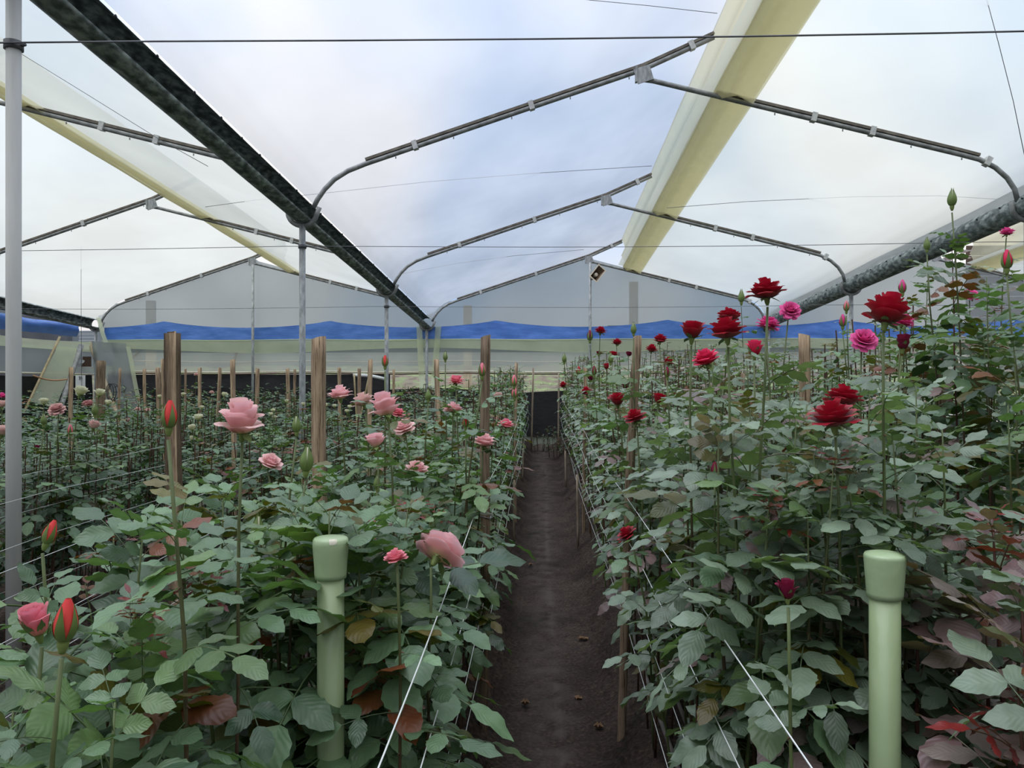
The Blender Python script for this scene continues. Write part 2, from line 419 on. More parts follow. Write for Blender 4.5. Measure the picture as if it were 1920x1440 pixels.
# ------------------------------------------------------------------ mesh helper
class MB:
    def __init__(self):
        self.v = []; self.f = []; self.t = []; self.uv = []

    def add(self, co, tint=(1, 1, 1), uv=(0, 0)):
        self.v.append((co[0], co[1], co[2])); self.t.append(tint); self.uv.append(uv)
        return len(self.v) - 1

    def grid(self, fn, nu, nv, tint=(1, 1, 1), uvf=None):
        base = len(self.v)
        for i in range(nu + 1):
            for j in range(nv + 1):
                self.add(fn(i / nu, j / nv), tint, uvf(i / nu, j / nv) if uvf else (i / nu, j / nv))
        for i in range(nu):
            for j in range(nv):
                a = base + i * (nv + 1) + j
                self.f.append((a, a + 1, a + nv + 2, a + nv + 1))

    def tube(self, pts, rad, sides=8, caps=True, tint=(1, 1, 1), tints=None, phase=0.0):
        pts = [Vector(p) for p in pts]
        n = len(pts)
        rings = []
        up = None
        for i, p in enumerate(pts):
            d = (pts[min(i + 1, n - 1)] - pts[max(i - 1, 0)])
            if d.length < 1e-9:
                d = Vector((0, 0, 1))
            d.normalize()
            if up is None:
                up = Vector((0, 0, 1)) if abs(d.z) < 0.9 else Vector((1, 0, 0))
            a = d.cross(up)
            if a.length < 1e-6:
                a = d.cross(Vector((0, 1, 0)))
            a.normalize()
            b = a.cross(d).normalized()
            up = b
            r = rad(i / max(1, n - 1)) if callable(rad) else rad
            tt = tints[i] if tints else tint
            rings.append([self.add(p + a * (r * math.cos(2 * PI * k / sides + phase)) + b * (r * math.sin(2 * PI * k / sides + phase)), tt, (k / sides, i / max(1, n - 1))) for k in range(sides)])
        for i in range(n - 1):
            for k in range(sides):
                k2 = (k + 1) % sides
                self.f.append((rings[i][k], rings[i][k2], rings[i + 1][k2], rings[i + 1][k]))
        if caps and sides > 2:
            self.f.append(tuple(reversed(rings[0])))
            self.f.append(tuple(rings[-1]))

    def box(self, c, s, mat=None, tint=(1, 1, 1)):
        base = len(self.v)
        for dx in (-.5, .5):
            for dy in (-.5, .5):
                for dz in (-.5, .5):
                    p = Vector((s[0] * dx, s[1] * dy, s[2] * dz))
                    if mat is not None:
                        p = mat @ p
                    self.add(p + Vector(c), tint)
        for q in ((0, 1, 3, 2), (4, 6, 7, 5), (0, 4, 5, 1), (2, 3, 7, 6), (0, 2, 6, 4), (1, 5, 7, 3)):
            self.f.append(tuple(base + k for k in q))

    def lathe(self, prof, sides=24, c=(0, 0, 0), tint=(1, 1, 1)):
        base = len(self.v)
        n = len(prof)
        for (r, z) in prof:
            for k in range(sides):
                a = 2 * PI * k / sides
                self.add((c[0] + r * math.cos(a), c[1] + r * math.sin(a), c[2] + z), tint)
        for i in range(n - 1):
            for k in range(sides):
                k2 = (k + 1) % sides
                self.f.append((base + i * sides + k, base + i * sides + k2, base + (i + 1) * sides + k2, base + (i + 1) * sides + k))
        self.f.append(tuple(base + (n - 1) * sides + k for k in range(sides)))
        self.f.append(tuple(base + k for k in reversed(range(sides))))

    def join(self, o, mat):
        b = len(self.v)
        for v, t, u in zip(o.v, o.t, o.uv):
            self.add(mat @ Vector(v), t, u)
        for f in o.f:
            self.f.append(tuple(b + k for k in f))

    def mesh(self, name, mat, smooth=True):
        me = bpy.data.meshes.new(name)
        me.from_pydata(self.v, [], self.f)
        me.materials.append(mat)
        a = me.attributes.new('tint', 'FLOAT_COLOR', 'POINT')
        buf = []
        for t in self.t:
            buf.extend((t[0], t[1], t[2], 1.0))
        a.data.foreach_set('color', buf)
        uvl = me.uv_layers.new(name='UVMap')
        li = [0] * len(me.loops)
        me.loops.foreach_get('vertex_index', li)
        ub = []
        for k in li:
            ub.extend(self.uv[k])
        uvl.data.foreach_set('uv', ub)
        if smooth:
            me.polygons.foreach_set('use_smooth', [True] * len(me.polygons))
        me.update()
        return me


def obj(name, me, parent=None):
    o = bpy.data.objects.new(name, me)
    C.objects.link(o)
    if parent is not None:
        o.parent = parent
    return o


def tag(o, label=None, cat=None, group=None, kind=None):
    if label: o['label'] = label
    if cat: o['category'] = cat
    if group: o['group'] = group
    if kind: o['kind'] = kind
    return o


def empty(name, loc=(0, 0, 0)):
    o = bpy.data.objects.new(name, None)
    C.objects.link(o)
    o.location = loc
    o.empty_display_size = 0.05
    return o


def sm(a, b, x):
    t = max(0.0, min(1.0, (x - a) / (b - a)))
    return t * t * (3 - 2 * t)


def lerp(a, b, t):
    return a + (b - a) * t


# ------------------------------------------------------------------ the place
GS = 0.0215                                    # the ground climbs a little away from the camera
RS = 0.0534                                    # the gutters fall away from it
BEDS = {'L1': (-0.93, -0.27), 'L2': (-2.13, -1.47), 'L3': (-3.35, -2.70), 'L4': (-4.58, -3.92), 'L5': (-5.80, -5.15),
        'L6': (-7.02, -6.38), 'L7': (-8.25, -7.60), 'R1': (0.40, 1.08), 'R2': (1.64, 2.30), 'R3': (2.88, 3.52), 'R4': (4.10, 4.74)}


def base_z(y):
    return GS * max(-2, min(y, 17))


def bed_amt(x):
    a = 0.0
    for (x0, x1) in BEDS.values():
        a = max(a, sm(x0 - 0.14, x0 + 0.06, x) * (1 - sm(x1 - 0.06, x1 + 0.14, x)))
    return a


def soil_z(x, y):
    return base_z(y) + 0.13 * bed_amt(x)


FR = [-0.82, 3.35, 7.52, 11.69, 15.86]          # depth of the roof frames
XL, XR, SPAN = -2.35, 4.65, 7.0


def rz(zrel, y):
    """Height of a roof point measured at the second frame, carried along the falling gutters."""
    return EYE + zrel + RS * 7.52 - RS * y


# ---- ground
gx = []
x = -13.0
while x < 13.0:
    gx.append(x)
    x += 0.016 if -0.5 < x < 0.66 else (0.05 if -3 < x < 3 else 0.12)
gx.append(13.0)
gy = [-8, -5, -3, -1.5, -0.5]
y = 0.0
while y < 17.5:
    gy.append(y)
    y += 0.028 if y < 6 else (0.06 if y < 10 else 0.12)
gy += [18, 20, 24, 30, 40]
mb = MB()
wear = []
for yy in gy:
    for xx in gx:
        b = bed_amt(xx)
        n1 = noise.fractal(Vector((xx * 9, yy * 9, 0)), 0.9, 2.0, 4)
        n2 = noise.noise(Vector((xx * 2.3, yy * 1.1, 5)))
        on_path = 1 - b
        side = 4 * b * on_path
        z = soil_z(xx, yy) + n1 * (0.007 + 0.030 * side + 0.014 * b) + n2 * 0.012
        mb.v.append((xx, yy, z)); mb.t.append((1, 1, 1)); mb.uv.append((0, 0))
        c = 0.03 + 0.02 * noise.noise(Vector((0, yy * 0.6, 3)))
        w = on_path * (0.42 * math.exp(-((xx - c) / 0.13) ** 2) + 0.5 * math.exp(-((xx - 0.075 - 0.015 * math.sin(yy * 0.7)) / 0.018) ** 2) * (0.6 + n2))
        wear.append(max(0, min(0.75, w * (0.75 + 1.2 * n1))))
nx = len(gx)
for j in range(len(gy) - 1):
    for i in range(nx - 1):
        a = j * nx + i
        mb.f.append((a, a + 1, a + nx + 1, a + nx))
me = mb.mesh('ground', M['soil'])
wa = me.attributes.new('wear', 'FLOAT', 'POINT')
wa.data.foreach_set('value', wear)
ground = tag(obj('floor', me), 'dark brown soil of the paths and raised beds', None, None, 'structure')

# ---- roof skins, frames, gutters, posts
LRAF = [(-2.24, 1.74), (-2.20, 1.82), (-2.13, 1.92), (-2.03, 2.02), (-1.90, 2.10), (-1.72, 2.17), (1.0, 3.06), (1.68, 3.36)]
RRAF = [(0.97, 2.965), (1.10, 2.945), (1.71, 2.79), (4.02, 2.20), (4.20, 2.15), (4.35, 2.07), (4.46, 1.97), (4.53, 1.86), (4.56, 1.74)]
LFILM = [(-2.255, 1.79), (-2.20, 1.90), (-2.11, 2.02), (-1.98, 2.11), (-1.75, 2.22), (-0.8, 2.53), (0.2, 2.86), (1.0, 3.12), (1.68, 3.42)]
RFILM = [(1.60, 2.89), (2.3, 2.70), (3.2, 2.47), (4.02, 2.26), (4.20, 2.21), (4.38, 2.12), (4.50, 2.01), (4.56, 1.89), (4.57, 1.79)]
BAND = [(1.67, 3.425), (1.74, 3.25), (1.66, 3.08), (1.73, 2.96), (1.69, 2.845), (1.80, 2.80), (1.86, 2.83), (1.98, 2.75), (2.06, 2.745)]
BAND2 = [(1.69, 2.84), (1.76, 2.76), (1.90, 2.78), (2.05, 2.70)]


def poly(pts, s):
    k = s * (len(pts) - 1)
    i = min(int(k), len(pts) - 2)
    f = k - i
    return lerp(pts[i][0], pts[i + 1][0], f), lerp(pts[i][1], pts[i + 1][1], f)


def skin(name, prof, dx, mat, label, y0=-6.95, y1=15.86, sag=0.02, seed=0, wob=0.0, cat='plastic film'):
    m = MB()
    ny = 84

    def fn(a, s):
        xx, zz = poly(prof, s)
        yy = lerp(y0, y1, a)
        ph = ((yy - FR[0]) / 4.17) % 1.0
        zz -= sag * math.sin(PI * ph) * math.sin(PI * s)
        n = noise.noise(Vector((xx * 3 + seed, yy * 0.8, zz * 3)))
        return (xx + dx + wob * n, yy, rz(zz, yy) + 0.006 * n + wob * 0.6 * noise.noise(Vector((xx * 5 + seed, yy * 1.1, 9))))
    m.grid(fn, ny, (len(prof) - 1) * 3, (1, 1, 1))
    o = obj(name, m.mesh(name, M[mat]))
    tag(o, label, cat, 'greenhouse film sheets')
    return o


skin('roof_film', LFILM, 0, 'film_clear', 'clear bluish roof film over the long slope above the central path', seed=1)
skin('roof_film', RFILM, 0, 'film_white', 'milky roof film over the short slope above the red roses', seed=2)
skin('roof_film', LFILM, -SPAN, 'film_white', 'milky roof film of the neighbouring bay beyond the white roses', seed=3)
skin('roof_film', RFILM, -SPAN, 'film_white', 'milky roof film sloping to the gutter nearest the pink roses', seed=4)
skin('roof_film', LFILM, SPAN, 'film_clear', 'clear roof film just behind the tall gutter over the red roses', seed=5)
skin('roof_film', RFILM, SPAN, 'film_white', 'milky roof film of the bay outside the tall red bed', seed=6)
for dx, nm in ((0, 'above the path and red roses'), (-SPAN, 'above the white rose beds'), (SPAN, 'beyond the red bed gutter')):
    skin('ridge_flap', BAND, dx, 'film_yellow', 'yellowed hanging film flap along the open ridge ' + nm, sag=0.0, seed=11 + dx, wob=0.012)
    skin('ridge_flap', BAND2, dx, 'film_yellow', 'inner fold of yellowed film under the ridge flap ' + nm, sag=0.0, seed=21 + dx, wob=0.015)

fnames = ['behind the camera', 'nearest overhead', 'nearest in view', 'second in view', 'at the end wall']


def frame(fi, dx, span_name):
    yy = FR[fi]
    root = empty('roof_frame', (XL + dx, yy, rz(1.7, yy)))
    org = root.location
    m = MB()
    m.tube([Vector((a + dx, yy, rz(z, yy))) - org for a, z in LRAF], 0.024, 10)
    obj('long_rafter', m.mesh('long_rafter', M['rafter']), root)
    m = MB()
    m.tube([Vector((a + dx, yy, rz(z, yy))) - org for a, z in RRAF], 0.024, 10)
    obj('short_rafter', m.mesh('short_rafter', M['rafter']), root)
    # timber battens that clamp the film
    for nm, P, i0, i1 in (('long_batten', LRAF, 5, 7), ('short_batten', RRAF, 2, 4)):
        m = MB()
        pts = [Vector((a + dx, yy, rz(z + 0.040, yy))) - org for a, z in P[i0:i1 + 1]]
        for p, q in zip(pts[:-1], pts[1:]):
            d = (q - p)
            rot = Matrix.Rotation(-math.atan2(d.z, d.x), 3, 'Y')
            m.box((p + q) / 2, (d.length, 0.045, 0.026), rot)
        obj(nm, m.mesh(nm, M['batten'], False), root)
    # ridge bracket
    m = MB()
    m.box(Vector((1.0 + dx, yy - 0.03, rz(3.0, yy))) - org, (0.16, 0.012, 0.15), Matrix.Rotation(-0.3, 3, 'Y'))
    m.box(Vector((0.93 + dx, yy - 0.02, rz(3.0, yy))) - org, (0.02, 0.05, 0.15))
    obj('ridge_bracket', m.mesh('ridge_bracket', M['galv'], False), root)
    # tape clips and bolts
    for k, (s, P) in enumerate(((0.74, LRAF), (0.80, LRAF), (0.955, LRAF), (0.30, RRAF), (0.33, RRAF), (0.56, RRAF))):
        a, z = poly(P, s)
        a2, z2 = poly(P, s + 0.01)
        m = MB()
        m.box(Vector((a + dx, yy - 0.004, rz(z + 0.015, yy))) - org, (0.05, 0.066, 0.085), Matrix.Rotation(-math.atan2(z2 - z, a2 - a), 3, 'Y'))
        obj('tape_clip', m.mesh('tape_clip', M['tape'], False), root)
    for k in range(9):
        P, s = (LRAF, 0.73 + 0.03 * k) if k < 5 else (RRAF, 0.28 + 0.035 * (k - 5))
        a, z = poly(P, s)
        m = MB()
        q = Vector((a + dx, yy, rz(z - 0.03, yy))) - org
        m.tube([q, q - Vector((0, 0, 0.02))], 0.006, 6)
        obj('bolt', m.mesh('bolt', M['rafter'], False), root)
    tag(root, 'galvanised roof frame %s, %s' % (fnames[fi], span_name), 'roof frame', 'curved roof frames')
    return root


for fi in (2, 3, 4):
    frame(fi, 0, 'spanning the central path')
    frame(fi, -SPAN, 'spanning the white rose beds')
    frame(fi, SPAN, 'in the bay outside the red beds')


def gutter(dx, label, y0=-6.9, y1=15.90):
    root = empty('gutter', (dx, y1, rz(1.7, y1)))
    m = MB()
    prof = []
    for k in range(25):
        a = math.radians(-40 - 280 * k / 24.0)
        prof.append((0.116 * math.cos(a), 0.116 * math.sin(a)))
    prof = [(px_, pz) for px_, pz in prof]
    inner = [(px_ * 0.955, pz * 0.955) for px_, pz in reversed(prof)]
    loop = prof + inner
    # open top: the trough's lips face up
    loop = [(a, -b if False else b) for a, b in loop]
    rings = []
    for j in range(30):
        yy = lerp(y0, y1, j / 29)
        rings.append([m.add(Vector((a, yy, rz(1.7, yy) - b * 1.0)) - Vector((0, y1, rz(1.7, y1)))) for a, b in [(c, -d) for c, d in loop]])
    n = len(loop)
    for j in range(29):
        for k in range(n):
            k2 = (k + 1) % n
            m.f.append((rings[j][k], rings[j][k2], rings[j + 1][k2], rings[j + 1][k]))
    m.f.append(tuple(rings[0])); m.f.append(tuple(reversed(rings[-1])))
    o = obj('trough', m.mesh('trough', M['gutter']), root)
    # rivets along both shoulders
    m = MB()
    for k in range(34):
        yy = 1.5 + 0.42 * k + 0.05 * math.sin(k * 5.0)
        for sgn in (-1, 1):
            ang = math.radians(24 + 5 * math.sin(k * 3.1))
            p = Vector((sgn * 0.117 * math.cos(ang), yy - y1, rz(1.7, yy) - rz(1.7, y1) + 0.117 * math.sin(ang)))
            m.tube([p, p + Vector((sgn * 0.012, 0, 0.004))], 0.009, 6)
    r = obj('rivets', m.mesh('rivets', M['ink'], False), root)
    r['kind'] = 'stuff'
    tag(root, label, 'gutter', 'round steel gutters')


gutter(XL, 'dark round steel gutter running over the pink roses')
gutter(XR, 'dark round steel gutter above the tall red roses')
gutter(XL - SPAN, 'dark round steel gutter along the far side wall')


def metal_post(xx, yy, top, label, mat='galv', rad=0.031, saddle=True, ring=None):
    z0 = soil_z(xx, yy) - 0.05
    root = empty('metal_post', (xx, yy, z0))
    m = MB()
    m.tube([(0, 0, 0), (0, 0, (top - z0) * 0.5), (0, 0, top - z0)], rad, 14)
    obj('pipe', m.mesh('pipe', M[mat]), root)
    if saddle:
        m = MB()
        zc = rz(1.7, yy) - z0
        pts = [Vector((0.145 * math.cos(math.radians(a)), 0, zc + 0.137 * math.sin(math.radians(a)))) for a in range(-165, -14, 10)]
        m.tube([pts[0] + Vector((-0.01, 0, 0.08))] + pts + [pts[-1] + Vector((0.03, 0, 0.08))], 0.024, 10)
        obj('gutter_saddle', m.mesh('gutter_saddle', M['rafter']), root)
    if ring:
        m = MB()
        m.lathe([(rad + 0.001, -0.02), (rad + 0.009, -0.018), (rad + 0.009, 0.018), (rad + 0.001, 0.02)], 14, (0, 0, ring - z0))
        m.tube([(rad, 0, ring - z0), (rad + 0.03, -0.01, ring - z0)], 0.007, 6)
        obj('wire_clamp', m.mesh('wire_clamp', M['wire']), root)
    tag(root, label, 'metal post', 'gutter posts')
    return root


CW = {1: 1.51, 2: 1.357, 3: 1.185}
for fi, nm in ((1, 'wide pale grey steel post standing close by at the picture edge'), (2, 'steel post under the gutter beside the pale wooden post'),
               (3, 'steel post under the gutter behind the pink rose bed'), (4, 'steel post under the gutter end, between hanging film strips')):
    metal_post(XL, FR[fi], rz(1.58, FR[fi]), nm, 'postgrey' if fi == 1 else 'galv', 0.031, True, EYE + CW[fi] if fi in CW else None)
for fi, nm in ((2, 'steel post under the red bed gutter, hidden low among tall rose canes'), (3, 'steel post under the red bed gutter, rising behind magenta roses'), (4, 'steel post under the red bed gutter at the end wall')):
    metal_post(XR, FR[fi], rz(1.58, FR[fi]), nm)
for fi, nm in ((4, 'steel post at the corner of the far side wall, carrying a brown board'), (3, 'steel post of the far side wall, outside the white beds')):
    metal_post(XL - SPAN, FR[fi], rz(1.58, FR[fi]), nm)
metal_post(1.02, 15.80, rz(2.93, 15.8), 'slim steel post under the ridge carrying the horn loudspeaker', 'galv', 0.028, False)
metal_post(1.02 - SPAN, 15.80, rz(2.93, 15.8), 'slim steel post under the ridge of the white rose bay', 'galv', 0.028, False)


def wire(name, pts, rad, mat, label, cat='wire', group=None, sides=5):
    m = MB()
    o0 = Vector(pts[0])
    m.tube([Vector(p) - o0 for p in pts], rad, sides)
    o = obj(name, m.mesh(name, M[mat]))
    o.location = o0
    return tag(o, label, cat, group)


for fi, zr, r in ((1, 1.51, 0.0042), (2, 1.357, 0.0032), (3, 1.185, 0.0032)):
    yy = FR[fi] - 0.04
    pts = [(lerp(-9.3, 11, k / 24), yy, EYE + zr - 0.03 * math.sin(PI * ((lerp(-9.3, 11, k / 24) - XL) / SPAN % 1.0))) for k in range(25)]
    wire('tension_wire', pts, r, 'wire', ['', 'thick dark tension wire crossing the top of the picture', 'dark tension wire crossing level with the gutter saddle',
                                          'thin dark tension wire crossing in front of the end wall'][fi], 'wire', 'cross tension wires')
wire('roof_wire', [px_y(u, v, 9.7) for u, v in ((385, 388), (480, 375), (600, 363), (800, 341), (1000, 325), (1222, 311))], 0.003, 'wire', 'thin arched wire under the clear roof film', 'wire', 'film support wires', 4)
wire('roof_wire', [px_y(u, v, 9.7) for u, v in ((1250, 390), (1400, 378), (1600, 369), (1760, 367), (1895, 375))], 0.003, 'wire', 'thin arched wire under the milky film above the red roses', 'wire', 'film support wires', 4)
wire('roof_wire', [px_y(u, v, 5.4) for u, v in ((1000, -12), (1105, 0), (1220, 11), (1345, 25))], 0.0022, 'wire', 'short thin wire reaching the yellowed ridge flap', 'wire', 'film support wires', 4)
wire('roof_wire', [px_y(u, v, 5.4) for u, v in ((1845, -20), (1872, 80), (1900, 190), (1921, 292))], 0.0028, 'wire', 'thin wire dropping through the upper corner above the gutter', 'wire', 'film support wires', 4)
wire('roof_wire', [px_y(u, v, 13.6) for u, v in ((755, 513), (850, 495), (960, 480), (1095, 468))], 0.003, 'wire', 'faint arched wire near the end of the clear roof film', 'wire', 'film support wires', 4)
wire('roof_wire', [px_y(u, v, 5.6) for u, v in ((30, 95), (160, 175), (300, 262), (390, 312))], 0.002, 'wire', 'faint wire slanting under the milky film beside the big gutter', 'wire', 'film support wires', 4)
wire('hanging_rod', [px_y(152, 462, 13.5), px_y(152, 560, 13.5), px_y(153, 730, 13.5)], 0.004, 'wire', 'thin rod hanging down in front of the brown board', 'rod', None, 4)

# ---- end wall
YE = 15.95


def roof_at(xx):
    k = (xx - XL) % SPAN + XL
    if k < 1.0:
        P = LRAF[4:7]
        if k < -1.90:
            return lerp(1.84, 2.12, sm(-2.35, -1.9, k))
        for (a, za), (b, zb) in zip(P[:-1], P[1:]):
            if k <= b:
                return lerp(za, zb, (k - a) / (b - a))
        return 3.06
    if k < 4.02:
        return lerp(3.0, 2.20, (k - 1.0) / 3.02)
    return lerp(2.22, 1.84, sm(4.15, 4.62, k))


def wall_sheet(name, x0, x1, zb, zt, yy, mat, n=120, nz=6, amp=0.012, seed=0):
    m = MB()

    def fn(a, s):
        xx = lerp(x0, x1, a)
        b = zb(xx) if callable(zb) else zb
        t = zt(xx) if callable(zt) else zt
        zz = lerp(b, t, s)
        return (xx, yy + amp * noise.noise(Vector((xx * 1.5 + seed, zz * 0.8, 2))), zz)
    m.grid(fn, n, nz)
    return obj(name, m.mesh(name, M[mat]))


zw = EYE + 0.91
we = empty('wall_end', (0, YE, EYE + 0.25))
tag(we, 'greyish film end wall closing the greenhouse', None, None, 'structure')


def loc_to(o, p):
    o.parent = p
    o.matrix_parent_inverse = Matrix.Translation(-p.location)
    return o


loc_to(wall_sheet('upper_film', XL - SPAN, XR + SPAN, EYE + 0.66, lambda a: rz(roof_at(a) + 0.05, YE), YE, 'film_wall', 220, 6), we)
loc_to(wall_sheet('lower_film', XL - SPAN + 0.3, XR + SPAN, EYE + 0.25, EYE + 0.92, YE + 0.03, 'film_low', 160, 4, 0.02, 4), we)
vt = wall_sheet('film_valance', XL - SPAN + 0.1, XR + SPAN, lambda a: EYE + 0.70 + 0.05 * math.cos((a - XL) / SPAN * 2 * PI), lambda a: EYE + 0.92 + 0.015 * math.cos((a - XL) / SPAN * 2 * PI), YE - 0.04, 'film_green', 160, 4, 0.03, 7)
loc_to(vt, we)
for zz, r, nm, mt in ((EYE + 0.92, 0.010, 'valance_cord', 'film_green'), (EYE + 0.255, 0.016, 'bottom_rail', 'chip'), (EYE + 0.215, 0.015, 'under_rail', 'brown'), (EYE + 0.47, 0.006, 'film_seam', 'chip')):
    m = MB()
    m.tube([Vector((lerp(XL - SPAN + 0.25, XR + SPAN, k / 30), YE - 0.05, zz + 0.012 * math.sin(k * 1.3))) - we.location for k in range(31)], r, 6)
    obj(nm, m.mesh(nm, M[mt]), we)

# blue tarpaulin strip inside the film, film haze put into its colour, sagging between its ties
m = MB()


def tarp(a, s):
    xx = lerp(XL - SPAN + 0.15, XR + 6.5, a)
    w = abs(math.sin((xx + 7.9) / 3.5 * PI / 1.0)) ** 0.7
    top = EYE + 1.33 - 0.15 * w
    bot = EYE + 0.93
    return (xx, YE - 0.035 + 0.02 * noise.noise(Vector((xx * 2, s * 3, 0))), lerp(bot, top, s))


m.grid(tarp, 160, 4)
tag(obj('blue_tarpaulin', m.mesh('blue_tarpaulin', M['blue'])), 'long blue tarpaulin strip inside the end wall film, colour paled for haze', 'tarpaulin', 'blue tarpaulins')
m = MB()
m.grid(lambda a, s: (XL - SPAN - 0.25 + 0.03 * noise.noise(Vector((a * 9, s * 2, 4))) + 0.05 * math.sin(PI * s), lerp(7.0, 15.6, a), lerp(EYE + 0.98, EYE + 1.25 + 0.02 * math.sin(a * 20), s) + 0.02 * noise.noise(Vector((a * 12, 1, 4)))), 60, 6)
tag(obj('blue_tarpaulin', m.mesh('blue_tarpaulin', M['blue'])), 'crumpled bright blue tarpaulin hanging outside the open side wall', 'tarpaulin', 'blue tarpaulins')

# side wall beyond the white beds
ws = empty('wall_side', (XL - SPAN, 12, EYE))
tag(ws, 'low film side wall beyond the white rose beds', None, None, 'structure')


def side_sheet(name, zb, zt, mat, dx=0.0, y0=4.0, y1=15.8, seed=0):
    m = MB()
    m.grid(lambda a, s: Vector((XL - SPAN + dx + 0.05 * noise.noise(Vector((a * 8 + seed, s * 2, 1))), lerp(y0, y1, a), lerp(zb, zt, s) - 0.05 * math.sin(a * PI * 3) * s)) - ws.location, 60, 4)
    obj(name, m.mesh(name, M[mat]), ws)


side_sheet('side_film', EYE + 0.20, EYE + 0.75, 'film_wall', 0, seed=3)
side_sheet('side_valance', EYE + 0.66, EYE + 0.88, 'film_green', 0.05, seed=6)
m = MB()
m.tube([Vector((XL - SPAN + 0.05, lerp(4, 15.8, k / 12), EYE + 0.20)) - ws.location for k in range(13)], 0.02, 6)
obj('side_rail', m.mesh('side_rail', M['chip']), ws)
side_sheet('side_shade_cloth', 0.15, EYE + 0.19, 'shade', -0.05, seed=9)

wr = empty('wall_rear_blocker', (0, -7, EYE))  # added wall out of view, cuts horizon light from behind
tag(wr, 'unseen film and shade cloth wall added behind the viewer to dim low light', None, None, 'structure')
loc_to(wall_sheet('rear_blocker_film', XL - SPAN, XR + SPAN, EYE, lambda a: rz(roof_at(a) + 0.05, -7), -7.0, 'film_wall', 160, 4), wr)
loc_to(wall_sheet('rear_blocker_cloth', XL - SPAN, XR + SPAN, -0.2, EYE + 0.02, -6.98, 'shade_grey', 60, 4), wr)
wo_ = empty('wall_outer_blocker', (XR + SPAN, 5, EYE))  # added side wall out of view, holds back low light
tag(wo_, 'unseen film and shade cloth wall added outside the red beds against side light', None, None, 'structure')
for nm_, za, zb_, mt_ in (('outer_blocker_film', EYE, 3.9, 'film_wall'), ('outer_blocker_cloth', -0.1, EYE + 0.02, 'shade_grey')):
    m = MB()
    m.grid(lambda a, q: Vector((XR + SPAN + 0.04 * noise.noise(Vector((a * 8, q, 1))), lerp(-7, 15.9, a), lerp(za, zb_ if zb_ < 3 else rz(1.8, lerp(-7, 15.9, a)), q))) - wo_.location, 60, 3)
    obj(nm_, m.mesh(nm_, M[mt_]), wo_)

# film strips hanging round the middle gutter end
for u0, u1, w0 in ((786, 792, 'near'), (822, 812, 'far')):
    m = MB()
    w = 0.06
    a0, a1 = px_y(u0, 612, YE - 0.08), px_y(u1, 735, YE - 0.08)
    m.grid(lambda a, s: lerp(a0, a1, a) + Vector(((s - 0.5) * 2 * w, 0.01 * math.sin(a * 9 + s * 3), 0)), 14, 3)
    tag(obj('film_strip', m.mesh('film_strip', M['film_green'])), 'narrow greenish film strip hanging %s the gutter end post' % ('before' if w0 == 'near' else 'just past'), 'film strip', 'film strips at the end wall')

# black shade cloths below the end wall
o = wall_sheet('shade_cloth', -9.2, -3.15, 0.25, EYE + 0.20, YE + 0.10, 'shade_grey', 60, 8, 0.05, 3)
tag(o, 'charcoal shade cloth hung under the end wall behind the white roses', 'shade cloth', 'shade cloths')
o = wall_sheet('shade_cloth', -8.2, -0.8, 0.22, lambda a: EYE - 0.07 - 0.05 * abs(math.sin(a * 1.4)), YE + 0.02, 'shade', 70, 8, 0.06, 8)
tag(o, 'blacker shade cloth overlapping the lower end wall behind the wooden stakes', 'shade cloth', 'shade cloths')
o = wall_sheet('shade_cloth', -0.78, 6.6, 0.52, lambda a: EYE - 0.16 + 0.02 * math.sin(a * 3), YE + 0.04, 'shade', 50, 8, 0.05, 12)
tag(o, 'black shade cloth closing the end of the path', 'shade cloth', 'shade cloths')
m = MB()
m.box((1.0, YE + 0.08, 0.42), (4.5, 0.03, 0.36))
tag(obj('low_panel', m.mesh('low_panel', M['panel'], False)), 'low pale grey sheet under the black cloth at the path end', 'panel')

# outside: bank, cladding, timber posts
m = MB()
m.grid(lambda a, s: (lerp(-14, 14, a), lerp(16.6, 23.0, s), lerp(1.05, 2.15, s ** 0.7) + 0.10 * noise.fractal(Vector((a * 30, s * 6, 0)), 1, 2, 4)), 120, 24)
tag(obj('ground_bank', m.mesh('ground_bank', M['bank'])), 'grassy earth bank rising outside the end wall', None, None, 'structure')
m = MB()
for k in range(1500):
    xx, s = R.uniform(-4, 10), R.random() ** 1.6
    p = Vector((xx, lerp(16.7, 20.0, s), lerp(1.05, 1.9, (s * 0.5) ** 0.7)))
    for q in range(3):
        a = R.uniform(0, 2 * PI); h = R.uniform(0.06, 0.2)
        d = Vector((math.cos(a), math.sin(a), 0))
        c = (R.uniform(.10, .22), R.uniform(.15, .24), R.uniform(.04, .09))
        i = m.add(p + d * 0.012, c); j = m.add(p - d * 0.012, c); kx = m.add(p + d.cross(Vector((0, 0, 1))) * h * 0.5 + Vector((0, 0, h)), c)
        m.f.append((i, j, kx))
tag(obj('bank_grass', m.mesh('bank_grass', M['stem'], False)), 'short grass growing on the earth bank outside', 'grass', None, 'stuff')


def cladding(name, x0, x1, yy, z0, z1, mat, label, along_y=False, n=22):
    root = empty(name, (x0, yy, z0))
    h = (z1 - z0) / n
    m = MB()
    w = abs(x1 - x0)
    if along_y:
        m.box((0, 0, 0), (0.04, w, h * 0.95), Matrix.Rotation(0.10, 3, 'Y'))
    else:
        m.box((0, 0, 0), (w, 0.04, h * 0.95), Matrix.Rotation(0.10, 3, 'X'))
    me_ = m.mesh('cladding_board', M[mat], False)
    for k in range(n):
        b = obj('cladding_board', me_, root)
        b.location = ((0 if along_y else w / 2), (w / 2 if along_y else 0), h * (k + 0.5))
    tag(root, label, 'building wall', 'cladding outside')


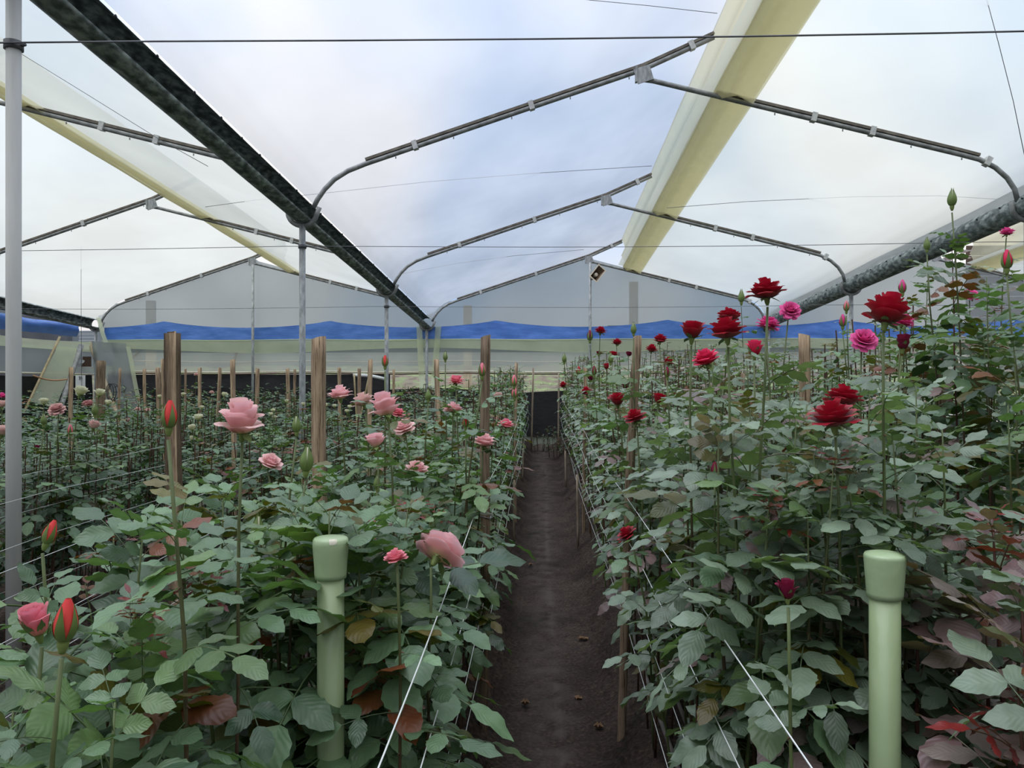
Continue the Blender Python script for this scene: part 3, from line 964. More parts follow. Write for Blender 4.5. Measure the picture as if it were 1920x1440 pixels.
cladding('clad_wall', -16, 12, 24.0, 1.0, 3.3, 'clad', 'grey boarded building behind the end wall film')
cladding('clad_wall', 2.0, 9.0, 23.0, 1.0, 3.35, 'clad_dark', 'dark blue-grey boarded shed behind the red roses and end wall', n=14)
cladding('clad_wall', 8.0, 26.0, -13.5, 0.0, 3.55, 'clad', 'grey boarded wall outside the far side', True, 20)
bpy.data.objects['clad_wall.002'].location = (-13.5, 4.0, 0.0)
cladding('clad_wall', 10.3, 15.0, 19.0, 1.0, 4.95, 'brown', 'brown boarded shed beyond the red bed gutter', n=16)
m = MB()
m.box((-11.8, 17.6, 1.6), (1.6, 0.2, 3.2))
tag(obj('shed_wall', m.mesh('shed_wall', M['clad_dark'], False)), 'dark shed corner behind the blue tarpaulin outside', 'building wall')
for u, t_, zt_, nm in ((1188, 18.2, 4.0, 'pale timber post blurred behind the end wall near the horn speaker'), (877, 18.6, 3.5, 'pale timber post blurred behind the end wall near the gutter end'),
                  (283, 18.6, 3.65, 'pale timber post blurred behind the end wall of the white bay')):
    p = px_y(u, 640, t_)
    m = MB()
    m.box((0, 0, 0), (0.20, 0.12, 3.6))
    m.box((0.02, -0.065, 0.3), (0.06, 0.02, 2.4))
    o = obj('timber_post', m.mesh('timber_post', M['beige'], False))
    o.location = (p.x, p.y, zt_ - 1.8)
    tag(o, nm, 'timber post', 'posts outside the film')

# horn loudspeaker
hp = px_y(1117, 515, 15.62)
hr = empty('horn_speaker', hp)
hr.rotation_euler = (math.radians(-12), math.radians(40), math.radians(12))
m = MB()
wo, ho, wi, hi_ = 0.105, 0.175, 0.035, 0.035
front = [(-wo, -ho), (wo, -ho), (wo, ho), (-wo, ho)]
fi2 = [(a * 0.76, b * 0.86) for a, b in front]
back = [(-wi, -hi_), (wi, -hi_), (wi, hi_), (-wi, hi_)]
ids = [[m.add((a, -0.10, b)) for a, b in front], [m.add((a, -0.10, b)) for a, b in fi2], [m.add((a * 1.2, 0.12, b * 1.2)) for a, b in back]]
for k in range(4):
    k2 = (k + 1) % 4
    m.f.append((ids[0][k], ids[0][k2], ids[1][k2], ids[1][k]))
    m.f.append((ids[0][k2], ids[0][k], ids[2][k], ids[2][k2]))
m.f.append(tuple(ids[2]))
obj('flare', m.mesh('flare', M['horn'], False), hr)
m = MB()
a_ = [m.add((a, -0.095, b)) for a, b in fi2]; b_ = [m.add((a, 0.10, b)) for a, b in back]
for k in range(4):
    k2 = (k + 1) % 4
    m.f.append((a_[k], a_[k2], b_[k2], b_[k]))
m.f.append(tuple(b_))
obj('throat', m.mesh('throat', M['horn_in'], False), hr)
m = MB()
m.tube([(0, 0.1, -0.02), (0, -0.05, -0.02), (0, -0.06, -0.02)], lambda s: 0.042 if s < 0.9 else 0.030, 14)
obj('phase_plug', m.mesh('phase_plug', M['horn']), hr)
m = MB()
m.tube([(0, 0.10, 0), (0, 0.2, 0)], 0.055, 14)
obj('driver', m.mesh('driver', M['horn']), hr)
tag(hr, 'beige rectangular horn loudspeaker tilted on the ridge post', 'loudspeaker')

# ---- clutter by the corner post
cp = px_y(163, 640, 15.6)


def pole(name, p0, p1, r, mat, label, cat='pole', bend=0.0, group=None, r1=None, sides=8):
    p0, p1 = Vector(p0), Vector(p1)
    m = MB()
    m.tube([lerp(p0, p1, k / 6) - p0 + Vector((0, 0, bend * math.sin(PI * k / 6))) for k in range(7)], (lambda s: lerp(r, r1 or r, s)), sides)
    o = obj(name, m.mesh(name, M[mat]))
    o.location = p0
    return tag(o, label, cat, group)


pole('bamboo_pole', px_y(44, 775, 13.1), px_y(112, 632, 14.3), 0.022, 'bamboo', 'slim bamboo pole slanting up beside the hanging film panel', group='slanting poles')
pole('brace_pole', px_y(85, 850, 13.3), px_y(152, 648, 14.9), 0.05, 'rafter', 'thick grey brace pole slanting up to the corner post', group='slanting poles')
pole('brace_pole', px_y(228, 800, 15.3), px_y(168, 642, 15.6), 0.045, 'beige', 'brown timber brace slanting down towards the coil of wire', group='slanting poles')
pole('bamboo_pole', px_y(62, 704, 13.3), px_y(126, 711, 14.0), 0.014, 'orange', 'thin orange-brown cane tied across the slanting poles', bend=-0.05, group='slanting poles')
m = MB()
A, B_, C_, D_ = px_y(110, 648, 14.25), px_y(148, 654, 14.85), px_y(104, 765, 13.75), px_y(52, 752, 13.3)
m.grid(lambda a, s: lerp(lerp(A, B_, s), lerp(D_, C_, s), a) + Vector((0, 0.04 * noise.noise(Vector((a * 4, s * 3, 1))), 0)), 12, 8)
tag(obj('loose_film', m.mesh('loose_film', M['film_green'])), 'pale green film panel stretched between the slanting poles', 'film panel', 'loose film at the corner')
m = MB()
A, B_, C_, D_ = px_y(172, 640, 15.5), px_y(236, 644, 15.7), px_y(262, 780, 15.6), px_y(186, 790, 15.4)
m.grid(lambda a, s: lerp(lerp(A, B_, s), lerp(D_, C_, s), a) + Vector((0, 0.06 * noise.noise(Vector((a * 4, s * 5, 6))), 0)), 14, 10)
tag(obj('loose_film', m.mesh('loose_film', M['film_wall'])), 'wrinkled clear film sheet falling past the thick stump post', 'film panel', 'loose film at the corner')
for (u0, v0, u1, v1, nm) in ((240, 650, 264, 770, 'wide green film ribbon running down the loose sheet'), (184, 596, 198, 642, 'short yellow-green film ribbon below the curved rafter')):
    m = MB()
    a0, a1 = px_y(u0, v0, 15.4), px_y(u1, v1, 15.3)
    m.grid(lambda a, s: lerp(a0, a1, a) + Vector(((s - 0.5) * 0.09, 0.008 * math.sin(a * 8), 0)), 10, 2)
    tag(obj('film_ribbon', m.mesh('film_ribbon', M['film_green'])), nm, 'film strip', 'loose film at the corner')
# brown board with a pale patch
bp_ = px_y(157, 678, 15.4)
br = empty('notice_board', bp_)
m = MB(); m.box((0, 0, 0), (0.30, 0.03, 0.205)); obj('board', m.mesh('board', M['brown'], False), br)
m = MB()
ring = [m.add((-0.05 + 0.075 * math.cos(a) * (1 + 0.15 * math.sin(3 * a)), -0.019, 0.045 * math.sin(a) * (1 + 0.2 * math.cos(2 * a)))) for a in [k * 2 * PI / 18 for k in range(18)]]
ring2 = [m.add((m.v[i][0], -0.014, m.v[i][2])) for i in ring]
m.f.append(tuple(ring))
for k in range(18):
    m.f.append((ring[k], ring2[k], ring2[(k + 1) % 18], ring[(k + 1) % 18]))
obj('pale_patch', m.mesh('pale_patch', M['paper'], False), br)
tag(br, 'small dark brown board with a pale oval patch on the corner post', 'board')
pp = px_y(151, 722, 13.52)
pr = empty('paper_sheet', pp)
m = MB(); m.grid(lambda a, s: (lerp(-0.093, 0.093, a), 0.01 * math.sin(a * 4), lerp(-0.175, 0.175, s)), 8, 8); obj('sheet', m.mesh('sheet', M['paper']), pr)
m = MB()
m.tube([(-0.03, -0.006, 0.14), (-0.01, -0.006, 0.16), (-0.015, -0.006, 0.09)], 0.005, 5)
m.tube([(0.0, -0.006, 0.13), (0.02, -0.006, 0.16), (0.025, -0.006, 0.12), (0.01, -0.006, 0.11)], 0.005, 5)
obj('pen_mark', m.mesh('pen_mark', M['ink']), pr)
tag(pr, 'white paper sheet with a small pen mark hanging under the brown board', 'paper sheet')
m = MB()
cc = px_y(206, 735, 9.9)
for k in range(3):
    m.tube([(0.05 * (1 + 0.2 * k) * math.cos(a) + 0.02 * k, 0.01 * k, 0.11 * math.sin(a)) for a in [q * 2 * PI / 20 for q in range(21)]], 0.005, 5, False)
m.tube([(0.06 + 0.16 * s, 0, 0.03 * math.sin(s * PI) + 0.06) for s in [k / 8 for k in range(9)]] + [(0.19, 0, 0.0), (0.06, 0, 0.0)], 0.004, 5)
o = obj('wire_coil', m.mesh('wire_coil', M['ink'])); o.location = cc
tag(o, 'coil of dark wire hung on the thick stump post', 'wire coil')
# white pipe and yellow sticks near the end wall
pole('white_pipe', px_y(662, 704, 15.5), px_y(722, 711, 15.6), 0.035, 'paper', 'white plastic pipe lying below the end wall film', bend=0.03)
pole('cane_stick', px_y(664, 702, 15.45), px_y(672, 842, 15.4), 0.018, 'bamboo', 'yellow cane propping the white pipe, upright one', group='yellow canes')
pole('cane_stick', px_y(692, 704, 15.45), px_y(664, 842, 15.4), 0.018, 'bamboo', 'yellow cane propping the white pipe, slanting one', group='yellow canes')
pole('orange_hoop', px_y(436, 700, 16.05), px_y(446, 650, 16.05), 0.022, 'orange', 'orange hoop pipe rising behind the end wall film', group='orange pipes')
pole('orange_hoop', px_y(446, 650, 16.05), px_y(470, 646, 16.05), 0.022, 'orange', 'bent top of the orange hoop behind the film', bend=0.04, group='orange pipes')
pole('orange_hoop', px_y(248, 672, 16.05), px_y(268, 652, 16.05), 0.02, 'orange', 'short slanting orange pipe behind the loose film', group='orange pipes')


# ------------------------------------------------------------------ wooden posts
def wooden_post(u0, v0, t, wpx, label, base=None, dark=0.5, lean=0.0, name='wooden_post', group='wooden bed posts', split=None, ties=(), flat=0.35, hgt=None):
    """Top at photo pixel (u0, v0) at distance t; foot on the soil."""
    top = px(u0, v0, t)
    r = wpx * t / F / 2
    bx, by = top.x + lean, top.y
    z0 = soil_z(bx, by) - 0.08
    root = empty(name, (bx, by, z0 + 0.08))
    m = MB()
    sides, n = 12, 20
    seed = R.uniform(0, 50)
    kb, ks = lerp(0.20, 0.28, R.random()), lerp(0.85, 1.1, R.random())
    barkc = [kb * dark * k for k in (1.55, 1.16, 0.84)]
    splitc = [0.50 * ks * k for k in (1.06, 0.80, 0.55)]
    rings = []
    h = top.z - z0
    sa = split if split is not None else R.uniform(0, 2 * PI)
    for i in range(n + 1):
        s = i / n
        ring = []
        for k in range(sides):
            a = 2 * PI * k / sides
            da = math.cos(a - sa)
            rr = r * (1 + 0.10 * noise.noise(Vector((math.cos(a) * 2 + seed, math.sin(a) * 2, s * 5))) + 0.05 * math.sin(a * 3 + seed))
            if da > flat:
                rr *= 0.2 + 0.8 * flat / da + 0.10
            wob = 0.25 * r * math.sin(s * 5 + seed)
            c = splitc if (da > flat + 0.1 and split is not None) else barkc
            zz = s * h + (0.25 * r * math.cos(a + seed) if i == n else 0)
            ring.append(m.add((-lean * s + rr * math.cos(a) + wob, rr * math.sin(a), zz - 0.08), c))
        rings.append(ring)
    for i in range(n):
        for k in range(sides):
            k2 = (k + 1) % sides
            m.f.append((rings[i][k], rings[i][k2], rings[i + 1][k2], rings[i + 1][k]))
    m.f.append(tuple(rings[-1]))
    obj('shaft', m.mesh('shaft', M['wood']), root)
    for q in ties:
        m = MB()
        zc = q - 0.0
        cx_ = -lean * ((zc + 0.08) / h)
        m.tube([(cx_ + 1.12 * r * math.cos(a) + 0.25 * r * math.sin((zc + .08) / h * 5 + seed), 1.12 * r * math.sin(a), zc + 0.004 * math.sin(a * 2)) for a in [k * 2 * PI / 16 for k in range(17)]], 0.0022, 5, False)
        obj('wire_tie', m.mesh('wire_tie', M['wire']), root)
    tag(root, label, 'wooden post', group)
    return root


def t_for(vb, X=None):
    """Distance of a foot on the path seen at photo row vb."""
    return EYE / ((vb - 720) / F + GS)


tA = t_for(1395)
wooden_post(915, 630, tA, 22, 'rough dark wooden post standing at the path edge before the pink roses', dark=0.62, lean=-0.02, ties=(0.44, 0.89, 1.25), flat=0.45)
wooden_post(1196, 632, t_for(1405), 20, 'leaning wooden post at the path edge before the red roses', dark=0.8, lean=-0.075, ties=(0.5, 0.9), flat=0.4)
wooden_post(600, 634, 3.45, 27, 'thick weathered post behind the pink roses with streaked grey-brown bark', dark=1.05, split=4.6, flat=0.6)
wooden_post(330, 624, 3.15, 26, 'pale freshly split post with dark bark edge near the big pink rose', dark=0.45, lean=0.02, split=5.3, flat=-0.1)
wooden_post(1506, 627, 3.15, 21, 'brown wooden post standing among the tall red roses', dark=0.85, split=4.2)
wooden_post(1766, 672, 3.3, 19, 'slim wooden post half hidden in the leaves below the tallest rose buds', dark=0.7)
far_posts = [
    (306, 674, 7.2, 10, 'stout wooden stake standing against the pale split post'), (296, 690, 8.6, 9, 'leaning wooden stake just before the pale split post, behind the red bud'),
    (375, 690, 9.5, 7, 'slim wooden stake beside the lilac roses'), (411, 690, 9.0, 8, 'wooden stake amid the small lilac roses'),
    (437, 674, 6.6, 10, 'mottled wooden stake rising over the large pale pink rose'), (482, 691, 9.2, 8, 'wooden stake next to the slim steel ridge post'),
    (540, 691, 9.4, 7, 'lone dark wooden stake before the black cloth'), (553, 693, 10.5, 5, 'thin wooden stake touching the steel gutter post'),
    (636, 690, 9.8, 7, 'wooden stake rising above the pale pink rose group'), (674, 691, 10.2, 7, 'wooden stake between the two yellow canes'),
    (695, 675, 6.4, 9, 'tall dark stake directly behind the three pink roses'), (818, 674, 6.4, 10, 'wooden stake between gutter end post and deep pink rose'),
    (968, 681, 7.6, 7, 'wooden stake above the two small coral buds by the path'), (738, 693, 10.5, 5, 'thin dark stake behind the single coral bud'),
    (226, 691, 10.0, 6, 'slim stake before the loose clear film'), (271, 692, 10.4, 6, 'slim stake before the wide green ribbon'),
    (348, 692, 10.4, 5, 'thin stake peeping out behind the pale split post'), (134, 689, 8.2, 8, 'wooden stake beside the white paper sheet'),
    (1097, 690, 7.0, 7, 'stake inside the far red roses near the path'), (1195, 690, 6.2, 9, 'stake just behind the leaning path post'),
    (1250, 700, 6.0, 7, 'stake in the red bed under the small red roses'), (1392, 700, 5.0, 8, 'stake in the red bed behind the half open red rose')]
for u, v, t, w, nm in far_posts:
    wooden_post(u, v, t, w, nm, dark=R.uniform(0.75, 1.15), lean=R.uniform(-0.05, 0.05), split=R.uniform(3.8, 5.6) if R.random() < 0.6 else None)
wooden_post(190, 678, 9.9, 16, 'thick gnarled stump post beside the coil of dark wire', dark=0.62, name='stump_post', flat=0.8)
for (ut, vt_, ub, vb, nm) in ((1000, 690, 996, 848, 'thin stake at the far end of the path beside the black cloth'), (964, 900, 963, 1032, 'thin pale stake at the foot of the pink bed'),
                              (981, 840, 979, 912, 'thin stake farther along the foot of the pink bed'), (1082, 890, 1084, 1034, 'thin stake at the foot of the red bed'),
                              (1060, 845, 1061, 918, 'thin stake farther along the foot of the red bed'), (1048, 700, 1047, 800, 'thin stake at the far corner of the red bed')):
    t = min(t_for(vb), 14.4)
    p0, p1 = px(ub, vb, t), px(ut, vt_, t)
    p0.z = soil_z(p0.x, p0.y) - 0.02
    m = MB()
    m.tube([lerp(p0, p1, k / 4) - p0 for k in range(5)], 0.5 * (4.5 if t < 9 else 3.5) * t / F, 7, True, (0.36, 0.30, 0.24))
    o = obj('thin_stake', m.mesh('thin_stake', M['wood'])); o.location = p0
    tag(o, nm, 'wooden stake', 'thin path stakes')

# ------------------------------------------------------------------ foreground green poles
for (u, v, wp, t, nm, chip) in ((620, 1007, 50, 1.60, 'green painted pipe with rounded cap and bare patch before the pink roses', True), (1659, 1036, 55, 1.45, 'green painted pipe with flat cap before the mauve leaves', False)):
    top = px(u, v, t)
    r = wp * t / F / 2
    z0 = soil_z(top.x, top.y) - 0.1
    root = empty('green_pole', (top.x, top.y, z0))
    h = top.z - z0
    m = MB(); m.tube([(0, 0, 0), (0, 0, h * 0.5), (0, 0, h - 0.03)], r, 32); obj('pipe', m.mesh('pipe', M['green_paint']), root)
    m = MB()
    ro = r * 1.34
    if chip:
        prof = [(r * 1.0, -0.085), (r * 1.17, -0.084), (r * 1.19, -0.075), (r * 1.22, -0.055), (ro * 0.985, -0.022), (ro, -0.012), (ro * 0.97, -0.005), (ro * 0.9, -0.001), (ro * 0.7, 0.0006), (0.004, 0.0012)]
    else:
        prof = [(r * 1.0, -0.085), (r * 1.15, -0.084), (r * 1.17, -0.075), (r * 1.26, -0.04), (ro * 1.0, -0.010), (ro, -0.006), (ro * 0.94, -0.002), (ro * 0.6, 0.001), (0.004, 0.002)]
    m.lathe(prof, 40, (0, 0, h))
    capo = obj('cap', m.mesh('cap', M['cap_paint']), root)
    if chip:
        m = MB()
        seg = [Vector((a, b)) for a, b in prof[3:]]

        def cap_pt(ang, d):
            """Point on the cap at bearing ang and distance d along its profile from the shoulder."""
            for p, q in zip(seg[:-1], seg[1:]):
                l_ = (q - p).length
                if d <= l_:
                    c_ = p.lerp(q, d / l_)
                    break
                d -= l_
            else:
                c_ = seg[-1]
            return Vector(((c_.x + 0.0006) * math.cos(ang), (c_.x + 0.0006) * math.sin(ang), h + c_.y + 0.0006))
        rings_ = []
        for q in range(4):
            rings_.append([m.add(cap_pt(math.radians(-68) + q / 3 * 0.24 * math.cos(a) * (1 + 0.2 * math.sin(3 * a + 1)), 0.053 + q / 3 * 0.0105 * math.sin(a) * (1 + 0.25 * math.cos(2 * a)))) for a in [k * 2 * PI / 18 for k in range(18)]])
        for q in range(3):
            for k in range(18):
                m.f.append((rings_[q][k], rings_[q][(k + 1) % 18], rings_[q + 1][(k + 1) % 18], rings_[q + 1][k]))
        obj('bare_patch', m.mesh('bare_patch', M['chip']), capo)
    tag(root, nm, 'green pole', 'green end poles')

# ------------------------------------------------------------------ bed lines, drip pipes, fallen leaves
HN = ['lowest', 'second lowest', 'second highest', 'highest']
for bname, xx, desc, y0 in (('L1', -0.235, 'on the path side of the pink roses', 0.9), ('L1', -0.96, 'on the far side of the pink roses', 1.3), ('L2', -1.45, 'on the near side of the low second bed', 1.6),
                            ('L2', -2.15, 'on the far side of the low second bed', 2.0), ('L3', -2.66, 'on the near side of the white roses', 2.6), ('R1', 0.365, 'on the path side of the red roses', 0.9),
                            ('R1', 1.10, 'on the far side of the red roses', 1.3), ('R2', 1.60, 'on the near side of the tallest roses', 1.8)):
    for k, h in enumerate((0.49, 0.67, 0.87, 1.06)):
        pts = []
        for q in range(22):
            yy = lerp(y0, 15.2, (q / 21) ** 1.4)
            pts.append((xx + 0.012 * math.sin(yy * 1.1 + k + xx * 9), yy, base_z(yy) + h - 0.018 * math.sin(PI * ((yy / 3.3) % 1.0))))
        wire('bed_line', pts, (0.0013 if k < 2 else 0.0015) * (1.0 if xx in (-0.235, 0.365) else 0.75), 'nylon', 'white nylon line, %s of four %s' % (HN[k], desc), 'line', 'white lines along the beds', 5)
for xx, nm in ((0.50, 'grey drip pipe lying along the foot of the red bed'), (0.60, 'second grey drip pipe, deeper under the red roses'), (-0.38, 'grey drip pipe lying along the foot of the pink bed'), (-0.50, 'second grey drip pipe, deeper under the pink roses')):
    wire('drip_pipe', [(xx + 0.01 * math.sin(k * 0.9), lerp(1.0, 14, k / 30), soil_z(xx, lerp(1.0, 14, k / 30)) + 0.03) for k in range(31)], 0.0095, 'hose', nm, 'pipe', 'drip pipes', 8)
for k, (u, v, nm) in enumerate(((1098, 1203, 'pair of pale dry leaves fallen on the path'), (1122, 1370, 'curled orange dry leaf fallen on the path'), (995, 1062, 'tiny pale dry leaf lying farther up the path'), (985, 1325, 'crumbled dry leaf bit in the middle of the path'), (1084, 1315, 'small tan leaf bit near the wheel mark'), (1068, 945, 'brown leaf scrap on the far path'))):
    t = t_for(v)
    p = px(u, v, t)
    m = MB()
    for q in range(2 if k == 0 else 1):
        m.grid(lambda a, s: ((a - 0.5) * 0.035 + q * 0.025, (s - 0.5) * 0.022 * math.sin(PI * (0.08 + 0.84 * a)) * 2 + q * 0.012, 0.010 + 0.014 * (a - 0.5) ** 2 * 4 * (1 if k % 2 else 0.4) + 0.006 * math.cos(s * 6)), 5, 4)
    o = obj('fallen_leaf', m.mesh('fallen_leaf', M['dead'])); o.location = (p.x, p.y, soil_z(p.x, p.y) + 0.004)
    o.rotation_euler = (0, 0, R.uniform(0, 6))
    tag(o, nm, 'leaf', 'fallen leaves on the path')

# ------------------------------------------------------------------ rose leaves
TINTS = {
    'mat': [(0.094, 0.158, 0.084), (0.104, 0.174, 0.090), (0.080, 0.140, 0.076), (0.116, 0.190, 0.098)],
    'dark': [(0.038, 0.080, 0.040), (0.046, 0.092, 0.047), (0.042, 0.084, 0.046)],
    'fresh': [(0.10, 0.165, 0.060), (0.112, 0.18, 0.068)],
    'olive': [(0.090, 0.080, 0.010), (0.098, 0.074, 0.010), (0.075, 0.085, 0.014)],
    'rust': [(0.14, 0.040, 0.014), (0.12, 0.030, 0.014), (0.16, 0.06, 0.02)],
    'grey': [(0.155, 0.205, 0.142), (0.172, 0.225, 0.158), (0.135, 0.185, 0.124), (0.118, 0.168, 0.108)],
    'mauve': [(0.205, 0.140, 0.135), (0.18, 0.145, 0.128), (0.23, 0.145, 0.145)],
    'plum': [(0.25, 0.155, 0.160), (0.21, 0.125, 0.130), (0.28, 0.185, 0.185), (0.19, 0.15, 0.135)],
    'redtip': [(0.14, 0.010, 0.010), (0.17, 0.018, 0.012), (0.11, 0.008, 0.010)],
}


def leaflet(m, o, f, up, L, W, n, cols, tint, rng, fold=0.25, droop=0.35, serr=0.0):
    r = f.cross(up).normalized()
    u = r.cross(f).normalized()
    base = len(m.v)
    tw = rng.uniform(-0.25, 0.25)
    curl = rng.uniform(0.0, 0.35)
    for i in range(n + 1):
        t = i / n
        hw = W * 0.5 * (math.sin(PI * min(1, t ** 0.82)) ** 0.85 if 0 < t < 1 else 0.0)
        hw = max(hw, 0.0006)
        if serr and 0 < i < n:
            hw *= (1 + serr) if i % 2 else (1 - serr)
        c = o + f * (L * t * (1 - 0.12 * droop * t)) - u * (droop * L * 0.5 * t * t)
        for j in range(-cols, cols + 1):
            s = j / cols
            rr = r * math.cos(tw * t) + u * math.sin(tw * t)
            q = c + rr * (s * hw) + u * (hw * (fold * abs(s) - curl * s * s * 0.8)) + u * (0.0016 * math.sin(t * 14) * abs(s) * (L / 0.06))
            k = 1.0 + (0.10 if j == 0 else 0.0)
            m.add(q, (tint[0] * k, tint[1] * k, tint[2] * k), (s, t))
    w = 2 * cols + 1
    for i in range(n):
        for j in range(w - 1):
            a = base + i * w + j
            m.f.append((a, a + 1, a + w + 1, a + w))


def compound(m, o, f, up, size, kind, rng, n=6, cols=1, serr=0.0, pairs=2, rach=True, narrow=1.0):
    """A rose leaf: arching rachis with two pairs of leaflets and a larger end one."""
    L = 0.112 * size
    tl = TINTS[kind]
    r = f.cross(up).normalized()

    def pt(s):
        return o + f * (L * s) + up * (L * (0.10 * s - 0.32 * s * s))

    def dr(s):
        return (f + up * (0.10 - 0.64 * s)).normalized()
    if rach:
        m.tube([pt(k / 4 * 1.0) for k in range(5)], 0.0013 * max(size, 0.8), 3, False, [c * 0.9 for c in tl[0]])
    items = [(1.0, 0, 1.0)]
    for k in range(pairs):
        s = 0.72 - 0.42 * k
        items += [(s, 1, 0.86 - 0.12 * k), (s, -1, 0.86 - 0.12 * k)]
    for s, side, k in items:
        d = dr(s)
        uu = (up - d * up.dot(d)).normalized()
        if side:
            a = math.radians(rng.uniform(58, 76)) * side
            d = (d * math.cos(a) + r * math.sin(a)).normalized()
        d = (d + uu * rng.uniform(-0.22, 0.12)).normalized()
        tint = rng.choice(tl)
        kk = rng.uniform(0.85, 1.15)
        Ls = 0.073 * size * k * rng.uniform(0.92, 1.1)
        leaflet(m, pt(s), d, uu, Ls, Ls * rng.uniform(0.58, 0.70) * narrow, n, cols, [c * kk for c in tint], rng, rng.uniform(0.08, 0.32), rng.uniform(0.1, 0.55), serr)


LEAF = {}
for kind in TINTS:
    LEAF[kind] = []
    for k in range(5 if kind in ('mat', 'grey') else 3):
        rng = random.Random(100 + k * 7 + len(kind))
        m = MB()
        compound(m, Vector((0, 0, 0)), Vector((1, 0, 0)), Vector((0, 0, 1)), 1.0, kind, rng, 11, 2, 0.05, 2 if k != 1 else 1, True, 0.45 if kind == 'redtip' else 1.0)
        LEAF[kind].append(m.mesh('rose_leaf_' + kind, M['leaf']))

STEMC = {'green': (0.10, 0.13, 0.045), 'brown': (0.085, 0.045, 0.028), 'red': (0.10, 0.036, 0.026), 'bud': (0.17, 0.22, 0.06)}


# ------------------------------------------------------------------ rose flowers
def petal_grid(m, phi, L, th, curl, Wm, r0, h0, rng, nu=7, nw=7, a0=70, tipw=0.30, ruff=0.0, wrap=1.0, tint=(1, 1, 1)):
    """One petal; phi its bearing, th its opening angle from the axis, curl the roll-back at its rim."""
    prof = []
    r, h = r0, h0
    N_ = 24
    for i in range(N_ + 1):
        v = i / N_
        al = lerp(a0, th, sm(0.0, 0.32, v)) + curl * sm(0.66, 1.0, v)
        prof.append((r, h))
        r += math.sin(math.radians(al)) * L / N_
        h += math.cos(math.radians(al)) * L / N_
    sd = rng.uniform(0, 40)
    side_curl = rng.uniform(0.0, 0.35)

    def fn(a, s):
        w = (s - 0.5) * 2
        k = a * N_
        i = min(int(k), N_ - 1)
        pr, ph_ = lerp(prof[i][0], prof[i + 1][0], k - i), lerp(prof[i][1], prof[i + 1][1], k - i)
        wid = Wm * (0.18 + 0.82 * math.sin(PI * 0.5 * min(1, a / 0.62)) ** 0.9) * (1 - (1 - tipw) * sm(0.60, 1.0, a))
        if a > 0.6:
            pr2 = pr
        R_ = max(pr, 0.010) * wrap + 0.35 * wid * (1 - wrap)
        ang = w * wid / max(R_, 0.006)
        ang = max(-2.3, min(2.3, ang))
        x_ = pr - R_ + R_ * math.cos(ang)
        y_ = R_ * math.sin(ang)
        z_ = ph_ - side_curl * 0.25 * wid * w * w * a * (1 if th > 25 else 0.2)
        nz_ = noise.noise(Vector((w * 1.6 + sd, a * 2.2, sd))) * (0.0025 + ruff) * a
        x_ += nz_; z_ += nz_ * 0.8
        return (x_ * math.cos(phi) - y_ * math.sin(phi), x_ * math.sin(phi) + y_ * math.cos(phi), z_)
    m.grid(fn, nu, nw, tint, lambda a, s: (s, a))


def rose_proto(style, seed):
    """List of (part name, MB) for one bloom about 0.095 m across."""
    rng = random.Random(seed)
    parts = []
    core = MB()
    P = []
    if style == 'open':
        for k in range(6):
            petal_grid(core, k * 2.4, 0.040 + 0.002 * k, -6 + 2.0 * k, 12 + 3 * k, 0.016 + 0.002 * k, 0.0015 + 0.0010 * k, 0.006, rng, 6, 6, 40, 0.6)
        spec = [(4, 14, 28, 0.046, 0.030), (4, 28, 44, 0.050, 0.037), (5, 45, 55, 0.052, 0.039), (4, 62, 58, 0.047, 0.038)]
    elif style == 'high':
        for k in range(7):
            petal_grid(core, k * 2.4, 0.050 + 0.002 * k, -7 + 1.6 * k, 8 + 2 * k, 0.018 + 0.002 * k, 0.0015 + 0.0012 * k, 0.006, rng, 6, 6, 40, 0.65)
        spec = [(4, 9, 22, 0.062, 0.031), (4, 20, 45, 0.060, 0.037), (3, 34, 66, 0.056, 0.042), (3, 54, 72, 0.050, 0.042)]
    elif style == 'cup':
        for k in range(6):
            petal_grid(core, k * 2.4, 0.046, -5 + 1.5 * k, 6, 0.017 + 0.002 * k, 0.002 + 0.0012 * k, 0.006, rng, 5, 6, 45, 0.7)
        spec = [(5, 10, 14, 0.052, 0.029), (5, 20, 30, 0.054, 0.031), (4, 34, 45, 0.050, 0.031)]
    elif style == 'ruffled':
        for k in range(10):
            petal_grid(core, k * 2.4, 0.030 + 0.001 * k, -2 + 3.0 * k, 20 + 3 * k, 0.012 + 0.0014 * k, 0.001 + 0.0012 * k, 0.010, rng, 6, 6, 40, 0.75, 0.004)
        spec = [(7, 26, 40, 0.042, 0.019), (8, 44, 45, 0.046, 0.021), (7, 64, 45, 0.046, 0.022), (6, 86, 40, 0.042, 0.022)]
    elif style == 'half':
        for k in range(6):
            petal_grid(core, k * 2.4, 0.054, -8 + 1.2 * k, 4, 0.015 + 0.002 * k, 0.001 + 0.0012 * k, 0.004, rng, 6, 6, 45, 0.7)
        spec = [(4, 2, 10, 0.062, 0.026), (3, 9, 24, 0.060, 0.028), (2, 20, 60, 0.054, 0.027)]
    for li, (n, th, cu, L, W) in enumerate(spec):
        for k in range(n):
            m = MB()
            phi = 2 * PI * k / n + li * 1.1 + rng.uniform(-0.18, 0.18)
            petal_grid(m, phi, L * rng.uniform(0.93, 1.07), th + rng.uniform(-6, 6), cu * rng.uniform(0.7, 1.25), W * rng.uniform(0.92, 1.06), 0.003 + 0.0012 * li, 0.004 - 0.0012 * li, rng, 8, 7, 74 if th < 40 else 80,
                       0.42 if style in ('open', 'high') else 0.6, 0.003 if style == 'ruffled' else 0.0, 0.95 if th < 30 else 0.86)
            P.append(m)
    cal = calyx(rng, 1.0, style == 'half')
    return core, P, cal


